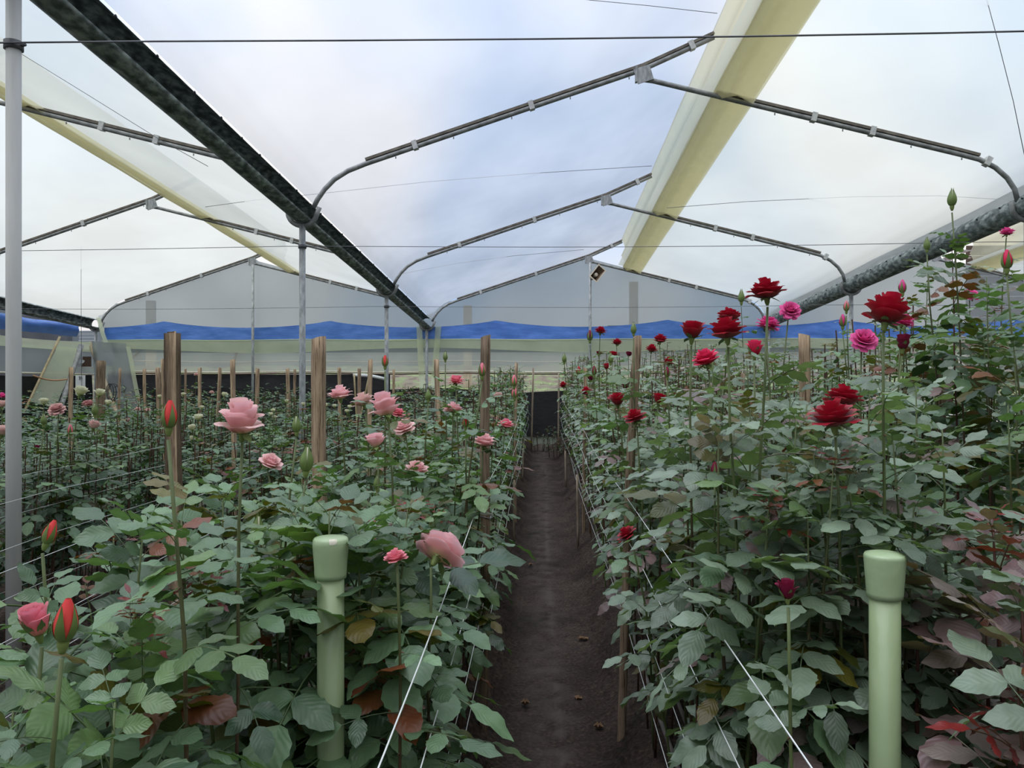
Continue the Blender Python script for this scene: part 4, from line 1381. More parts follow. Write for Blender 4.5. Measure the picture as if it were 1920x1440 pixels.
def calyx(rng, k=1.0, tight=False):
    m = MB()
    m.lathe([(0.0030, -0.017), (0.0040, -0.015), (0.0062, -0.009), (0.0068, -0.004), (0.0088, 0.001), (0.0085, 0.003)], 12, (0, 0, 0), STEMC['bud'])
    for q in range(5):
        a = q * 2 * PI / 5 + rng.uniform(-0.2, 0.2)
        mm = MB()
        petal_grid(mm, a, 0.036 if not tight else 0.046, 24 if tight else rng.uniform(60, 125), -6 if tight else 30, 0.008, 0.006, 0.0, rng, 6, 2, 62, 0.05, 0, 0.9, (0.13, 0.19, 0.06))
        m.join(mm, Matrix.Identity(4))
    return m


def bud_proto(open_, seed):
    """A closed or just splitting bud: (coloured egg of furled petals, calyx with five sepals)."""
    rng = random.Random(seed)
    H = 0.040

    def rb(z):
        return 0.0108 * (math.sin(PI * min(1.0, 0.12 + 0.80 * z) ** 0.86) ** 0.8) * (1 - 0.45 * z * z) + 0.0008
    core = MB()
    core.grid(lambda a, s: ((rb(a) * (1 + 0.10 * open_ * ((s * 3) % 1.0))) * math.cos(2 * PI * s + 1.6 * a), (rb(a) * (1 + 0.10 * open_ * ((s * 3) % 1.0))) * math.sin(2 * PI * s + 1.6 * a), H * a), 10, 18, (1, 1, 1), lambda a, s: (s, 0.3 + 0.7 * a))
    m = MB()
    m.lathe([(0.0026, -0.015), (0.0034, -0.013), (0.0052, -0.008), (0.0058, -0.004), (0.0056, -0.001), (rb(0.02), 0.001)], 12, (0, 0, 0), STEMC['bud'])
    for q in range(5):
        ph = q * 2 * PI / 5 + rng.uniform(-0.12, 0.12)
        fl = rng.uniform(0.0, 0.008) * (1.0 if open_ else 0.25)
        top = 0.90 if open_ else 1.18

        def fn(a, s, ph=ph, fl=fl):
            z = a * top
            half = (PI / 5) * 1.08 * ((1 - a ** 0.9) * 0.86 + 0.03 if open_ else (1 - a ** 3.5) * 0.97 + 0.03)
            r = rb(min(z, 1.0)) * 1.05 + 0.0006 + fl * a ** 3
            ang = ph + (s - 0.5) * 2 * half
            return (r * math.cos(ang), r * math.sin(ang), H * z)
        m.grid(fn, 8, 4, (0.135, 0.195, 0.05), lambda a, s: (s, a))
    return core, m


# size (across) of each style at scale 1
ACROSS = {'open': 0.098, 'high': 0.100, 'cup': 0.082, 'ruffled': 0.095, 'half': 0.056, 'bud': 0.0235, 'greenbud': 0.0215}
BLOOM = {}


def bloom_meshes(style, mat, variant):
    key = (style, mat, variant)
    if key not in BLOOM:
        core, P, cal = rose_proto(style, 31 * variant + len(style) * 5)
        allm = MB()
        allm.join(core, Matrix.Identity(4))
        for p in P:
            allm.join(p, Matrix.Identity(4))
        ext = sorted(math.hypot(v_[0], v_[1]) for v_ in allm.v)
        k_ = 0.5 * ACROSS[style] / ext[int(len(ext) * 0.985)]
        for q_ in [core, cal, allm] + P:
            q_.v = [(a * k_, b * k_, c * k_) for a, b, c in q_.v]
        BLOOM[key] = (core.mesh('rose_heart', M[mat]), [p.mesh('rose_petal', M[mat]) for p in P], cal.mesh('rose_calyx', M['stem']), allm.mesh('rose_bloom', M[mat]))
    return BLOOM[key]


BUD = {}


def bud_meshes(mat, op, variant):
    key = (mat, op, variant)
    if key not in BUD:
        core, m = bud_proto(op, 50 + variant)
        BUD[key] = (core.mesh('bud_petals', M[mat]), m.mesh('bud_calyx', M['stem']))
    return BUD[key]




def add_bloom(root, pos, style, mat, scale, tilt, az, detail, variant, spin):
    """The flower of a plant: pos relative to root, tilted by tilt towards bearing az."""
    rot = (Matrix.Rotation(az, 4, 'Z') @ Matrix.Rotation(tilt, 4, 'Y') @ Matrix.Rotation(spin, 4, 'Z'))
    mw = Matrix.Translation(pos) @ rot @ Matrix.Scale(scale, 4) @ Matrix.Translation((0, 0, 0.020))
    if style in ('bud', 'greenbud'):
        core, cal = bud_meshes(mat, 0.55 if style == 'bud' else 0.0, variant % 2)
        o = obj('flower_bud', core, root); o.matrix_local = mw
        c = obj('sepals', cal, o)
        return o
    core, P, cal, allm = bloom_meshes(style, mat, variant)
    if detail:
        o = obj('flower', core, root); o.matrix_local = mw
        for p in P:
            obj('petal', p, o)
        obj('calyx', cal, o)
    else:
        o = obj('flower', allm, root); o.matrix_local = mw
        if scale > 0:
            obj('calyx', cal, o)
    return o


# ------------------------------------------------------------------ rose plants
PAL = {
    'L1': (('mat', 0.64), ('fresh', 0.13), ('olive', 0.09), ('dark', 0.11), ('rust', 0.03)),
    'L2': (('mat', 0.45), ('dark', 0.25), ('fresh', 0.18), ('olive', 0.08), ('rust', 0.04)),
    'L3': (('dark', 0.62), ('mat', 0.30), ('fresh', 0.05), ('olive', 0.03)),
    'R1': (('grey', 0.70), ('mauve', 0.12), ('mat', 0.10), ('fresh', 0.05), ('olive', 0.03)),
    'R2': (('mat', 0.40), ('grey', 0.26), ('olive', 0.12), ('dark', 0.12), ('mauve', 0.06), ('rust', 0.04)),
    'P': (('plum', 0.62), ('mauve', 0.22), ('grey', 0.12), ('redtip', 0.04)),
}


def pick(pal, rng):
    x_ = rng.random()
    for k, w in PAL[pal]:
        x_ -= w
        if x_ <= 0:
            return k
    return PAL[pal][0][0]


def stem_path(base, top, rng, n=9, bow=0.03):
    a1, a2 = rng.uniform(-bow, bow), rng.uniform(-bow, bow)
    out = []
    for i in range(n + 1):
        s = i / n
        e = s ** 1.25
        p = Vector((lerp(base.x, top.x, e), lerp(base.y, top.y, e), lerp(base.z, top.z, s)))
        p += Vector((a1 * math.sin(PI * s), a2 * math.sin(PI * s), 0))
        if 0 < i < n:
            p += Vector((rng.uniform(-.004, .004), rng.uniform(-.004, .004), 0))
        out.append(p)
    return out


def along(path, s):
    k = s * (len(path) - 1)
    i = min(int(k), len(path) - 2)
    return lerp(path[i], path[i + 1], k - i)


def build_plant(base, top, pal, rng, leaf_objs, zlow=0.35, bare=0.12, size=1.0, stem='brown', step=0.058, far=False, rad=0.0042, tip=None, flower=None):
    """One rose cane: stem, leaves and whatever it carries at its tip. Returns the root Empty."""
    root = empty('rose_plant', base)
    path = [p - base for p in stem_path(base, top, rng)]
    n = len(path)
    Ltot = max(0.2, (top - base).length)
    m = MB()
    cs = STEMC[stem]; cg = STEMC['green']
    tints = [[lerp(a, b, sm(0.55, 1.0, i / (n - 1))) for a, b in zip(cs, cg)] for i in range(n)]
    if stem == 'red':
        tints = [cs] * n
    m.tube(path, (lambda s: rad * ((1.3 - 0.45 * s) if bare > 0.09 else (1.3 - 0.95 * s ** 2))) if not far else (lambda s: 0.0042 - 0.0016 * s), 7 if not far else 4, not far, cs, tints)
    if not far:
        for k in range(8):                       # thorns
            s = rng.uniform(0.35, 0.88)
            p = along(path, s); a = rng.uniform(0, 2 * PI)
            d = Vector((math.cos(a), math.sin(a), -0.35))
            m.tube([p, p + d * 0.010], (lambda q: 0.0026 * (1 - q) + 0.0003), 4, False, (0.12, 0.06, 0.035))
    obj('stem', m.mesh('rose_cane', M['stem']), root)
    az = rng.uniform(0, 2 * PI)
    s = Ltot - bare
    k = 0
    fol = MB()
    while s > zlow and k < 40:
        p = along(path, s / Ltot)
        rel = (Ltot - bare - s)
        sc = 1.22 * size * ((0.55 if bare > 0.09 else 0.38) + (0.45 if bare > 0.09 else 0.62) * sm(0, 0.16, rel)) * rng.uniform(0.85, 1.15)
        el = math.radians(lerp(38 if bare > 0.09 else 62, -4, sm(0, 0.4, rel)) + rng.uniform(-14, 14))
        kind = pick(pal, rng)
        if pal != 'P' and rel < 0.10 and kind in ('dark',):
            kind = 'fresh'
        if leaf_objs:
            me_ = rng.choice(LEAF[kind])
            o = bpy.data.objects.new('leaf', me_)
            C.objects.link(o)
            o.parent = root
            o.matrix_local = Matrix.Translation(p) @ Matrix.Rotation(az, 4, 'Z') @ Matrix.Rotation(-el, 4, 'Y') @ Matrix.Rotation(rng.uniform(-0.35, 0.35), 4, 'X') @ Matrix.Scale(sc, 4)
        else:
            f = Vector((math.cos(az) * math.cos(el), math.sin(az) * math.cos(el), math.sin(el)))
            up = Vector((-math.cos(az) * math.sin(el), -math.sin(az) * math.sin(el), math.cos(el)))
            compound(fol, p, f, up, sc, kind, rng, 4, 1, 0, 2, False)
        az += 2.4 + rng.uniform(-0.4, 0.4)
        s -= step * rng.uniform(0.8, 1.25) * ((0.55 if bare < 0.09 and rel < 0.07 else 1.0) if rel < 0.55 else 1.3)
        k += 1
    if not leaf_objs and fol.v:
        o = obj('foliage', fol.mesh('rose_foliage', M['leaf']), root)
        o['kind'] = 'stuff'
    if tip == 'shoot':
        for q in range(7):
            o = bpy.data.objects.new('young_leaf', rng.choice(LEAF['redtip' if rng.random() < 0.75 else 'rust']))
            C.objects.link(o); o.parent = root
            o.matrix_local = Matrix.Translation(path[-1] - Vector((0, 0, 0.012 * q))) @ Matrix.Rotation(q * 2.4, 4, 'Z') @ Matrix.Rotation(-math.radians(lerp(65, 10, q / 6) + rng.uniform(-15, 15)), 4, 'Y') @ Matrix.Scale(0.30 + 0.045 * q, 4)
    return root, path


# ---- flowers read off the photograph: u, v, width, style, petal, bed, label, tilt, bearing
FL = [
    # pink bed
    (453, 788, 95, 'high', 'pink', 'L1', 'largest pale pink rose, fully open, held high beside the pale split post', 8, 280),
    (828, 1032, 100, 'open', 'pink', 'L1', 'large pink rose bending over the path edge showing its cream underside', 52, 60),
    (64, 1156, 72, 'half', 'coral', 'L1', 'coral pink half open rose low at the picture corner', 14, 250),
    (124, 1160, 44, 'bud', 'coralbud', 'L1', 'fat coral bud in green sepals touching the corner rose', 6, 20),
    (318, 775, 29, 'bud', 'coralbud', 'L1', 'tall red bud in green sepals in front of the pale split post', 3, 0),
    (575, 862, 23, 'greenbud', 'white', 'L1', 'closed green bud left of the green pole cap, above its rim', 4, 0),
    (483, 990, 21, 'greenbud', 'white', 'L1', 'closed green bud above the large olive leaves', 4, 0),
    (95, 996, 25, 'bud', 'coralbud', 'L1', 'small orange-red bud above the low white lines', 18, 30),
    (151, 1426, 28, 'bud', 'coralbud', 'L1', 'slim orange bud at the very bottom edge', 3, 0),
    (508, 866, 46, 'open', 'pink', 'L1', 'pink rose partly covered by a leaf, below the largest pink rose', 30, 330),
    (637, 738, 50, 'open', 'pink', 'L1', 'pink rose touching the thick weathered post', 8, 200),
    (680, 751, 46, 'open', 'blush', 'L1', 'pale pink rose between the post rose and the foremost rose of three', 18, 180),
    (722, 762, 66, 'high', 'pink', 'L1', 'foremost of the three clustered pink roses, wide flaring petals', 14, 170),
    (746, 774, 32, 'ruffled', 'coral', 'L1', 'deep rosy bloom peeping out behind the clustered pink roses', 10, 0),
    (757, 800, 44, 'open', 'pink', 'L1', 'loose pink rose just below the cluster of three', 25, 250),
    (704, 827, 42, 'cup', 'pink', 'L1', 'pink rose crossed by a dark leaf below the cluster', 12, 180),
    (782, 878, 46, 'open', 'pink', 'L1', 'solitary pink rose with layered petals in the middle of the pink bed', 12, 300),
    (850, 766, 37, 'open', 'pink', 'L1', 'pink rose with two upswept petals near the path post', 14, 90),
    (856, 713, 34, 'ruffled', 'coral', 'L1', 'deep pink frilly rose under the end wall near the path post', 5, 0),
    (908, 827, 48, 'open', 'pink', 'L1', 'pink rose half hidden behind the dark path post', 10, 0),
    (949, 795, 33, 'open', 'coral', 'L1', 'deep pink rose at the path side, past the dark post', 10, 0),
    (741, 1044, 46, 'open', 'coral', 'L1', 'coral pink rose between the green pole and the bending rose', 12, 200),
    (722, 676, 12, 'bud', 'coralbud', 'L1', 'single coral bud on a tall stalk before the steel post', 0, 0),
    (904, 692, 14, 'bud', 'coral', 'L1', 'coral bud just before the top of the dark path post', 0, 0),
    (964, 713, 12, 'bud', 'coral', 'L1', 'upper of two small coral buds by the far stake', 0, 0),
    (965, 735, 12, 'bud', 'coral', 'L1', 'lower of two small coral buds by the far stake', 0, 0),
    (934, 743, 18, 'cup', 'blush', 'L1', 'small peach rose between dark post and far stake', 20, 100),
    (711, 882, 22, 'half', 'blush', 'L1', 'tiny blush bloom deep in the pink bed', 10, 0),
    (803, 741, 10, 'greenbud', 'white', 'L1', 'green bud with dark young leaves before the gutter end post', 0, 0),
    (556, 796, 15, 'greenbud', 'white', 'L1', 'closed bud at the foot of the steel gutter post', 0, 0),
    (835, 668, 8, 'greenbud', 'white', 'L1', 'tiny green bud on the tallest cane of the pink bed', 0, 0),
    (707, 905, 12, 'greenbud', 'white', 'L1', 'little green bud under the pink rose crossed by a leaf', 0, 0),
    (873, 790, 12, 'bud', 'coralbud', 'L1', 'little orange bud under the upswept pink rose', 0, 0),
    # red bed
    (1437, 545, 75, 'open', 'red', 'R1', 'highest deep red rose against the bright roof film', 4, 180),
    (1298, 620, 52, 'cup', 'red', 'R1', 'deep red cup shaped rose on a straight green stalk over the blue strip', 6, 300),
    (1362, 619, 78, 'open', 'red', 'R1', 'big deep red rose of the overlapping pair below the highest one', 6, 170),
    (1367, 592, 46, 'open', 'red', 'R1', 'smaller red rose peeping over the big one of the overlapping pair', 10, 60),
    (1415, 648, 36, 'half', 'scarlet', 'R1', 'narrow bright red half open rose beside the overlapping pair', 6, 270),
    (1323, 672, 58, 'open', 'scarlet', 'R1', 'bright pinkish red rose under the cup shaped one', 18, 200),
    (1126, 620, 26, 'open', 'red', 'R1', 'small red rose standing above the far end of the red bed', 6, 0),
    (1106, 628, 11, 'bud', 'maroon', 'R1', 'dark red bud in front of the slim ridge post', 0, 0),
    (1238, 636, 31, 'open', 'red', 'R1', 'red rose just past the leaning path post, upper one', 6, 0),
    (1222, 654, 27, 'open', 'red', 'R1', 'red rose just past the leaning path post, lower one', 8, 0),
    (1254, 678, 26, 'open', 'red', 'R1', 'red rose over the dark cloth between post and cup shaped rose', 6, 0),
    (1251, 697, 11, 'bud', 'maroon', 'R1', 'dark bud hanging under the small red rose by the post', 0, 0),
    (1099, 734, 28, 'open', 'red', 'R1', 'bright red rose on the path side of the far red bed', 12, 200),
    (1056, 722, 20, 'open', 'red', 'R1', 'red rose farthest along the path edge', 10, 180),
    (1158, 750, 34, 'cup', 'red', 'R1', 'round red rose below the burgundy half open bloom', 14, 250),
    (1173, 718, 20, 'half', 'maroon', 'R1', 'burgundy half open bloom touching the leaning post', 0, 0),
    (1190, 781, 46, 'open', 'red', 'R1', 'red rose with leaves across it at the foot of the leaning post top', 16, 200),
    (1157, 642, 22, 'open', 'red', 'R1', 'red rose in the dense far cluster, topmost', 6, 0),
    (1150, 665, 18, 'cup', 'red', 'R1', 'red rose in the dense far cluster, lower', 6, 0),
    (1123, 663, 13, 'cup', 'maroon', 'R1', 'small dark rose at the path side of the far cluster', 6, 0),
    (1137, 685, 14, 'half', 'red', 'R1', 'upright red bud below the far cluster', 0, 0),
    (1114, 694, 10, 'bud', 'maroon', 'R1', 'dark bud below the far cluster near the path', 0, 0),
    (1179, 664, 14, 'cup', 'maroon', 'R1', 'dark rose right before the leaning post', 6, 0),
    (1108, 709, 16, 'cup', 'maroon', 'R1', 'shaded dark rose above the bright path side rose', 6, 0),
    (1085, 694, 9, 'bud', 'red', 'R1', 'tiny red bud left of the stake in the far red bed', 0, 0),
    (1236, 748, 30, 'cup', 'red', 'R1', 'red rose behind a pale leaf right of the leaning post', 10, 0),
    (1263, 741, 13, 'half', 'maroon', 'R1', 'dark little bloom beside the rose behind the pale leaf', 0, 0),
    (1562, 780, 98, 'open', 'red', 'R1', 'biggest red rose, in front, beside the brown post', 8, 200),
    (1582, 745, 72, 'open', 'red', 'R1', 'second red rose close behind the biggest one', 12, 30),
    (1664, 584, 90, 'high', 'red', 'R1', 'large pointed deep red rose high over the magenta blooms', 14, 20),
    (1692, 602, 42, 'ruffled', 'hot', 'R1', 'bright pink rose tucked behind the large pointed red one', 12, 0),
    (1482, 581, 41, 'ruffled', 'hot', 'R1', 'magenta rosette beside the highest red rose', 50, 270),
    (1621, 636, 52, 'ruffled', 'hot', 'R1', 'magenta rosette below the large pointed red rose', 45, 270),
    (1440, 607, 46, 'ruffled', 'hot', 'R1', 'magenta rose half hidden under the highest red rose', 10, 0),
    (1693, 638, 33, 'half', 'maroon', 'R1', 'dusky burgundy bud opening next to the magenta rosette', 4, 0),
    (1475, 1100, 44, 'half', 'maroon', 'R1', 'burgundy bud in pale green sepals low in the red bed', 4, 180),
    (1175, 1001, 42, 'open', 'red', 'R1', 'red rose low on the path side leaning over the post', 35, 180),
    (1340, 880, 17, 'bud', 'maroon', 'R1', 'dark red bud amid grey-green leaves in mid bed', 0, 0),
    (1888, 435, 27, 'open', 'hot', 'R2', 'pink rose at the picture edge under the big gutter', 6, 0),
    (1888, 485, 20, 'bud', 'scarlet', 'R2', 'reddish bud just under the pink edge rose', 0, 0),
    (1821, 553, 30, 'ruffled', 'hot', 'R2', 'magenta rose among olive leaves below the gutter', 30, 270),
    (1692, 536, 14, 'bud', 'hot', 'R2', 'small pink bud above the large pointed red rose', 0, 0),
    (1785, 372, 15, 'greenbud', 'white', 'R2', 'topmost green bud of the tallest cane against the sky', 0, 0),
    (1738, 458, 11, 'greenbud', 'white', 'R2', 'round bud before the gutter, next below the topmost', 0, 0),
    (1587, 573, 11, 'bud', 'coral', 'R2', 'small salmon bud beneath the gutter saddle', 0, 0),
    (1580, 600, 13, 'bud', 'hot', 'R2', 'pale pink bud above the brown post', 0, 0),
    (1390, 556, 11, 'greenbud', 'white', 'R2', 'round brownish bud before the curved rafter end', 0, 0),
    (1188, 616, 10, 'greenbud', 'white', 'R1', 'green bud just above the leaning post', 0, 0),
    (1145, 672, 9, 'greenbud', 'white', 'R1', 'pale green bud inside the far red cluster', 0, 0),
    (1058, 672, 8, 'greenbud', 'white', 'R1', 'green bud above the path end of the red bed', 0, 0),
    # white beds
    (151, 734, 27, 'cup', 'white', 'L3', 'cream rose in front of the white paper sheet', 15, 60),
    (187, 737, 21, 'cup', 'white', 'L3', 'cream rose in front of the thick stump post', 12, 20),
    (83, 753, 19, 'cup', 'white', 'L3', 'yellowish globe rose before the film panel', 6, 0),
    (203, 755, 14, 'cup', 'white', 'L3', 'small pale yellow rose under the coil of wire', 4, 0),
    (106, 767, 32, 'ruffled', 'dusty', 'L3', 'dusty pink rose beside the yellowish globe', 30, 270),
    (165, 757, 24, 'ruffled', 'dusty', 'L3', 'brownish pink fading rose between the two cream ones', 10, 180),
    (176, 797, 24, 'cup', 'blush', 'L3', 'blush rose below the stump post', 12, 20),
    (4, 808, 30, 'cup', 'blush', 'L3', 'blush rose cut by the picture edge at the wide post', 8, 0),
    (3, 758, 20, 'cup', 'blush', 'L3', 'peach and yellow rose at the picture edge', 8, 0),
    (4, 742, 18, 'open', 'hot', 'L4', 'dull magenta rose at the picture edge', 8, 0),
    (178, 768, 11, 'greenbud', 'white', 'L3', 'yellow-green bud below the stump post rose', 0, 0),
    (82, 787, 10, 'greenbud', 'white', 'L3', 'yellow-green bud under the globe rose', 0, 0),
    (132, 805, 11, 'bud', 'coral', 'L3', 'peach bud in the hedge of the white bed', 0, 0),
    (70, 838, 12, 'half', 'maroon', 'L3', 'dark red bloom low in the white bed hedge', 0, 0),
    (372, 783, 18, 'cup', 'white', 'L2', 'white rose beside the big pink rose, upper one', 12, 300),
    (360, 802, 18, 'cup', 'white', 'L2', 'white rose beside the pale post, lower one', 12, 200),
    (378, 764, 10, 'cup', 'white', 'L2', 'small greenish white rose above the two white ones', 0, 0),
    (359, 820, 10, 'half', 'white', 'L2', 'white bud under the two white roses', 0, 0),
    (369, 702, 11, 'ruffled', 'blush', 'L5', 'highest small lilac rose before the black cloth', 10, 0),
    (397, 735, 10, 'ruffled', 'blush', 'L5', 'small lilac rose among the stakes', 10, 0),
    (421, 740, 13, 'cup', 'white', 'L4', 'white rose just above the largest pink rose', 10, 0),
    (485, 816, 12, 'cup', 'white', 'L2', 'yellow rosebud under the petals of the largest pink rose', 0, 0),
    (260, 748, 8, 'half', 'blush', 'L5', 'peach bud before the black cloth and green ribbon', 0, 0),
    (258, 767, 12, 'ruffled', 'blush', 'L4', 'small peach rose of the pair beneath the ribbon, nearer the film', 10, 0),
    (278, 768, 11, 'ruffled', 'blush', 'L4', 'small peach rose of the pair beneath the ribbon, nearer the red bud', 10, 0),
    (239, 787, 10, 'half', 'dusty', 'L4', 'dusky pink bud beside the slim stake', 0, 0),
    (277, 812, 10, 'cup', 'white', 'L3', 'pale yellow rose below the peach pair', 0, 0),
    (707, 760, 8, 'cup', 'white', 'L2', 'tiny cream bloom behind the clustered pink roses', 0, 0),
]
SMALL_WHITE = [(507, 776), (513, 769), (515, 782), (537, 752), (569, 758), (628, 762), (612, 760), (655, 764), (488, 796), (344, 740), (300, 744), (650, 772), (590, 775)]

ANCH = {}           # flowering plants that neighbours are described by
SHORT = {(453, 788): 'largest pale pink rose', (828, 1032): 'pink rose bending over the path', (64, 1156): 'coral rose at the corner', (318, 775): 'tall red bud', (575, 862): 'green bud above the pole cap', (483, 990): 'green bud over olive leaves',
         (95, 996): 'small orange-red bud', (151, 1426): 'slim orange bud', (508, 866): 'pink rose below the largest', (637, 738): 'pink rose touching the thick post', (722, 762): 'foremost of three clustered pink roses', (757, 800): 'loose pink rose under the cluster',
         (704, 827): 'pink rose crossed by a leaf', (782, 878): 'solitary layered pink rose', (850, 766): 'upswept pink rose', (908, 827): 'pink rose behind the dark post', (741, 1044): 'coral rose near the green pole', (711, 882): 'tiny blush bloom', (556, 796): 'bud at the steel post',
         (1437, 545): 'highest red rose', (1298, 620): 'cup shaped red rose', (1362, 619): 'big red rose of the pair', (1415, 648): 'narrow bright red rose', (1323, 672): 'bright pinkish red rose', (1158, 750): 'round red rose', (1190, 781): 'red rose on the leaning post',
         (1562, 780): 'biggest red rose', (1582, 745): 'second red rose behind the biggest', (1664, 584): 'large pointed red rose', (1621, 636): 'magenta rosette', (1482, 581): 'upper magenta rosette', (1475, 1100): 'burgundy bud in pale sepals', (1175, 1001): 'low red rose over the path',
         (1340, 880): 'dark red bud in mid bed', (1693, 638): 'dusky burgundy bud', (1236, 748): 'red rose behind a pale leaf', (1099, 734): 'bright red path side rose',
         (1888, 435): 'pink edge rose', (1821, 553): 'magenta rose among olive leaves', (1785, 372): 'topmost green bud', (1738, 458): 'round bud before the gutter', (1692, 536): 'small pink bud', (1580, 600): 'pale pink bud', (1587, 573): 'salmon bud',
         (372, 783): 'upper white rose', (360, 802): 'lower white rose', (485, 816): 'yellow rosebud'}
USED = set()


def by_neighbour(bed, x_, y_, head):
    # a label that points to a cane by the nearest nameable flower of its bed
    opts = sorted(ANCH.get(bed, []), key=lambda a: (a[0] - x_) ** 2 + (a[1] - y_) ** 2)
    for ax, ay, nm in opts[:6]:
        dx, dy = x_ - ax, y_ - ay
        if abs(dy) > abs(dx):
            rel = 'in front of' if dy < 0 else 'behind'
        else:
            rel = 'on the path side of' if (abs(x_) < abs(ax)) else 'on the far side of'
        lab = '%s %s the %s' % (head, rel, nm)
        if lab not in USED and len(lab.split()) <= 16:
            USED.add(lab)
            return lab
    return None


TREND = []          # projected flowers, so that leafier canes stay below them
beds_y = {}
n_plants = 0
for (u, v, w, style, mat, bed, label, tilt, bear) in FL:
    rng = random.Random(int(u * 7 + v * 3))
    across = ACROSS[style]
    k = {'high': 0.95, 'open': 0.95, 'ruffled': 0.9, 'cup': 0.9, 'half': 1.0, 'bud': 1.0, 'greenbud': 1.0}[style] * (0.92 if bed in ('L3', 'L4', 'L5', 'L2') else 1.0)
    t = F * across * k / w
    x0, x1 = BEDS[bed]
    # keep the distance inside the bed the plant grows in
    ratio = (px(u, v, 1.0)).x
    yr = (px(u, v, 1.0)).y
    lo, hi = 0.95, 15.0
    if x0 > 0:
        lo, hi = max(lo, (x0 - 0.06) / max(ratio, 1e-3)), min(hi, (x1 + 0.06) / max(ratio, 1e-3))
    else:
        lo, hi = max(lo, (x1 + 0.06) / min(ratio, -1e-3)), min(hi, (x0 - 0.06) / min(ratio, -1e-3))
    if bed == 'L1' and u == 828:
        lo, hi = 0.9, 3
    if abs(u - 620) < 220 and t < 1.72 and u != 453:
        t = 1.76
    if abs(u - 1659) < 130 and t < 1.56:
        t = 1.60
    near_t = {(1475, 1100): 1.34, (741, 1044): 1.52, (1175, 1001): 2.5}
    if (u, v) in near_t:
        t = near_t[(u, v)]
    elif lo < hi:
        t = max(lo, min(hi, t))
    scale = w * t / F / across
    pos = px(u, v, t)
    hgt = {'bud': 0.020, 'greenbud': 0.018, 'half': 0.030, 'cup': 0.024, 'open': 0.020, 'high': 0.026, 'ruffled': 0.016}[style] * scale
    tl, az = math.radians(tilt), math.radians(bear)
    axis = Vector((math.sin(tl) * math.cos(az), math.sin(tl) * math.sin(az), math.cos(tl)))
    neck = pos - axis * (hgt + 0.020 * scale)
    bx = min(max(neck.x + rng.uniform(-0.05, 0.05), x0 + 0.04), x1 - 0.04)
    by = neck.y + rng.uniform(-0.05, 0.08)
    base = Vector((bx, by, soil_z(bx, by) - 0.02))
    near = t < 4.6
    big = w >= 30 and style not in ('bud', 'greenbud')
    pal = {'L1': 'L1', 'L2': 'L2', 'R1': 'R1', 'R2': 'R2'}.get(bed, 'L3')
    bare = 0.13 if style not in ('greenbud', 'bud') else 0.10
    low = max(0.3, (neck.z - base.z) * 0.42) if near else (neck.z - base.z) * 0.7
    root, path = build_plant(base, neck, pal, rng, near, low, bare, 0.92 if bed[0] == 'L' else 0.9, 'green' if style in ('open', 'half', 'high') and bed == 'R1' else 'brown', 0.05 if near else 0.06, not near, 0.0034)
    root['category'] = 'rose plant'
    root['label'] = label
    root['group'] = {'L1': 'flowering canes of the pink bed', 'R1': 'flowering canes of the red bed', 'R2': 'flowering canes of the tall bed'}.get(bed, 'flowering canes of the white beds')
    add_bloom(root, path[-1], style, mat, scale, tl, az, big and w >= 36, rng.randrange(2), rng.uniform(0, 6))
    TREND.append((u, v, t, w))
    if (u, v) in SHORT:
        ANCH.setdefault(bed, []).append((bx, by, SHORT[(u, v)]))
    n_plants += 1
for (u, v) in SMALL_WHITE:
    rng = random.Random(u * 5 + v)
    bed = 'L3' if u < 420 else 'L2'
    ratio = px(u, v, 1.0).x
    t = min(14.0, 0.5 * sum(BEDS[bed]) / ratio)
    t = max(t, 4.8)
    pos = px(u, v, t)
    base = Vector((pos.x, pos.y, soil_z(pos.x, pos.y)))
    root, path = build_plant(base, pos - Vector((0, 0, 0.02)), 'L3', rng, False, 0.8, 0.08, 0.8, 'green', 0.06, True)
    tag(root, 'cane with one tiny cream rose in the distant white beds', 'rose plant', 'tiny cream roses far off')
    add_bloom(root, path[-1], 'cup', 'white', max(0.35, 9.5 * t / F / 0.082), 0.15, rng.uniform(0, 6), False, 0, 0)
    n_plants += 1

# ---- leafy canes without flowers, close to the camera


def height(bed, y, rng):
    if bed == 'L1':
        return 1.10 + 0.02 * y + rng.uniform(-0.16, 0.12)
    if bed == 'L2':
        return lerp(0.45, 1.14, sm(3.4, 5.2, y)) + rng.uniform(-0.12, 0.06)
    if bed == 'R1':
        return lerp(1.12, 1.40, sm(1.1, 2.0, y)) + 0.012 * y + rng.uniform(-0.20, 0.13)
    if bed == 'R2':
        return 1.78 - 0.012 * y + rng.uniform(-0.26, 0.20)
    if bed == 'R3':
        return 1.60 + rng.uniform(-0.2, 0.15)
    if bed == 'L3':
        return 1.14 + rng.uniform(-0.10, 0.08)
    return 1.10 + rng.uniform(-0.12, 0.08)


def clear_top(bx, by, h):
    """Shorten a leafy cane that would stand in front of an open flower."""
    z = soil_z(bx, by) + h
    for (u, v, t, w) in TREND:
        pu, pv, pt = proj(Vector((bx, by, z)))
        if pt < t - 0.02 and abs(pu - u) < 0.5 * w + (0.115 if w >= 40 else 0.055) * F / pt and pv < v + 1.0 * w + 22:
            z = EYE + (720 - (v + 1.0 * w + 22)) / F * pt
    return max(0.35, z - soil_z(bx, by))


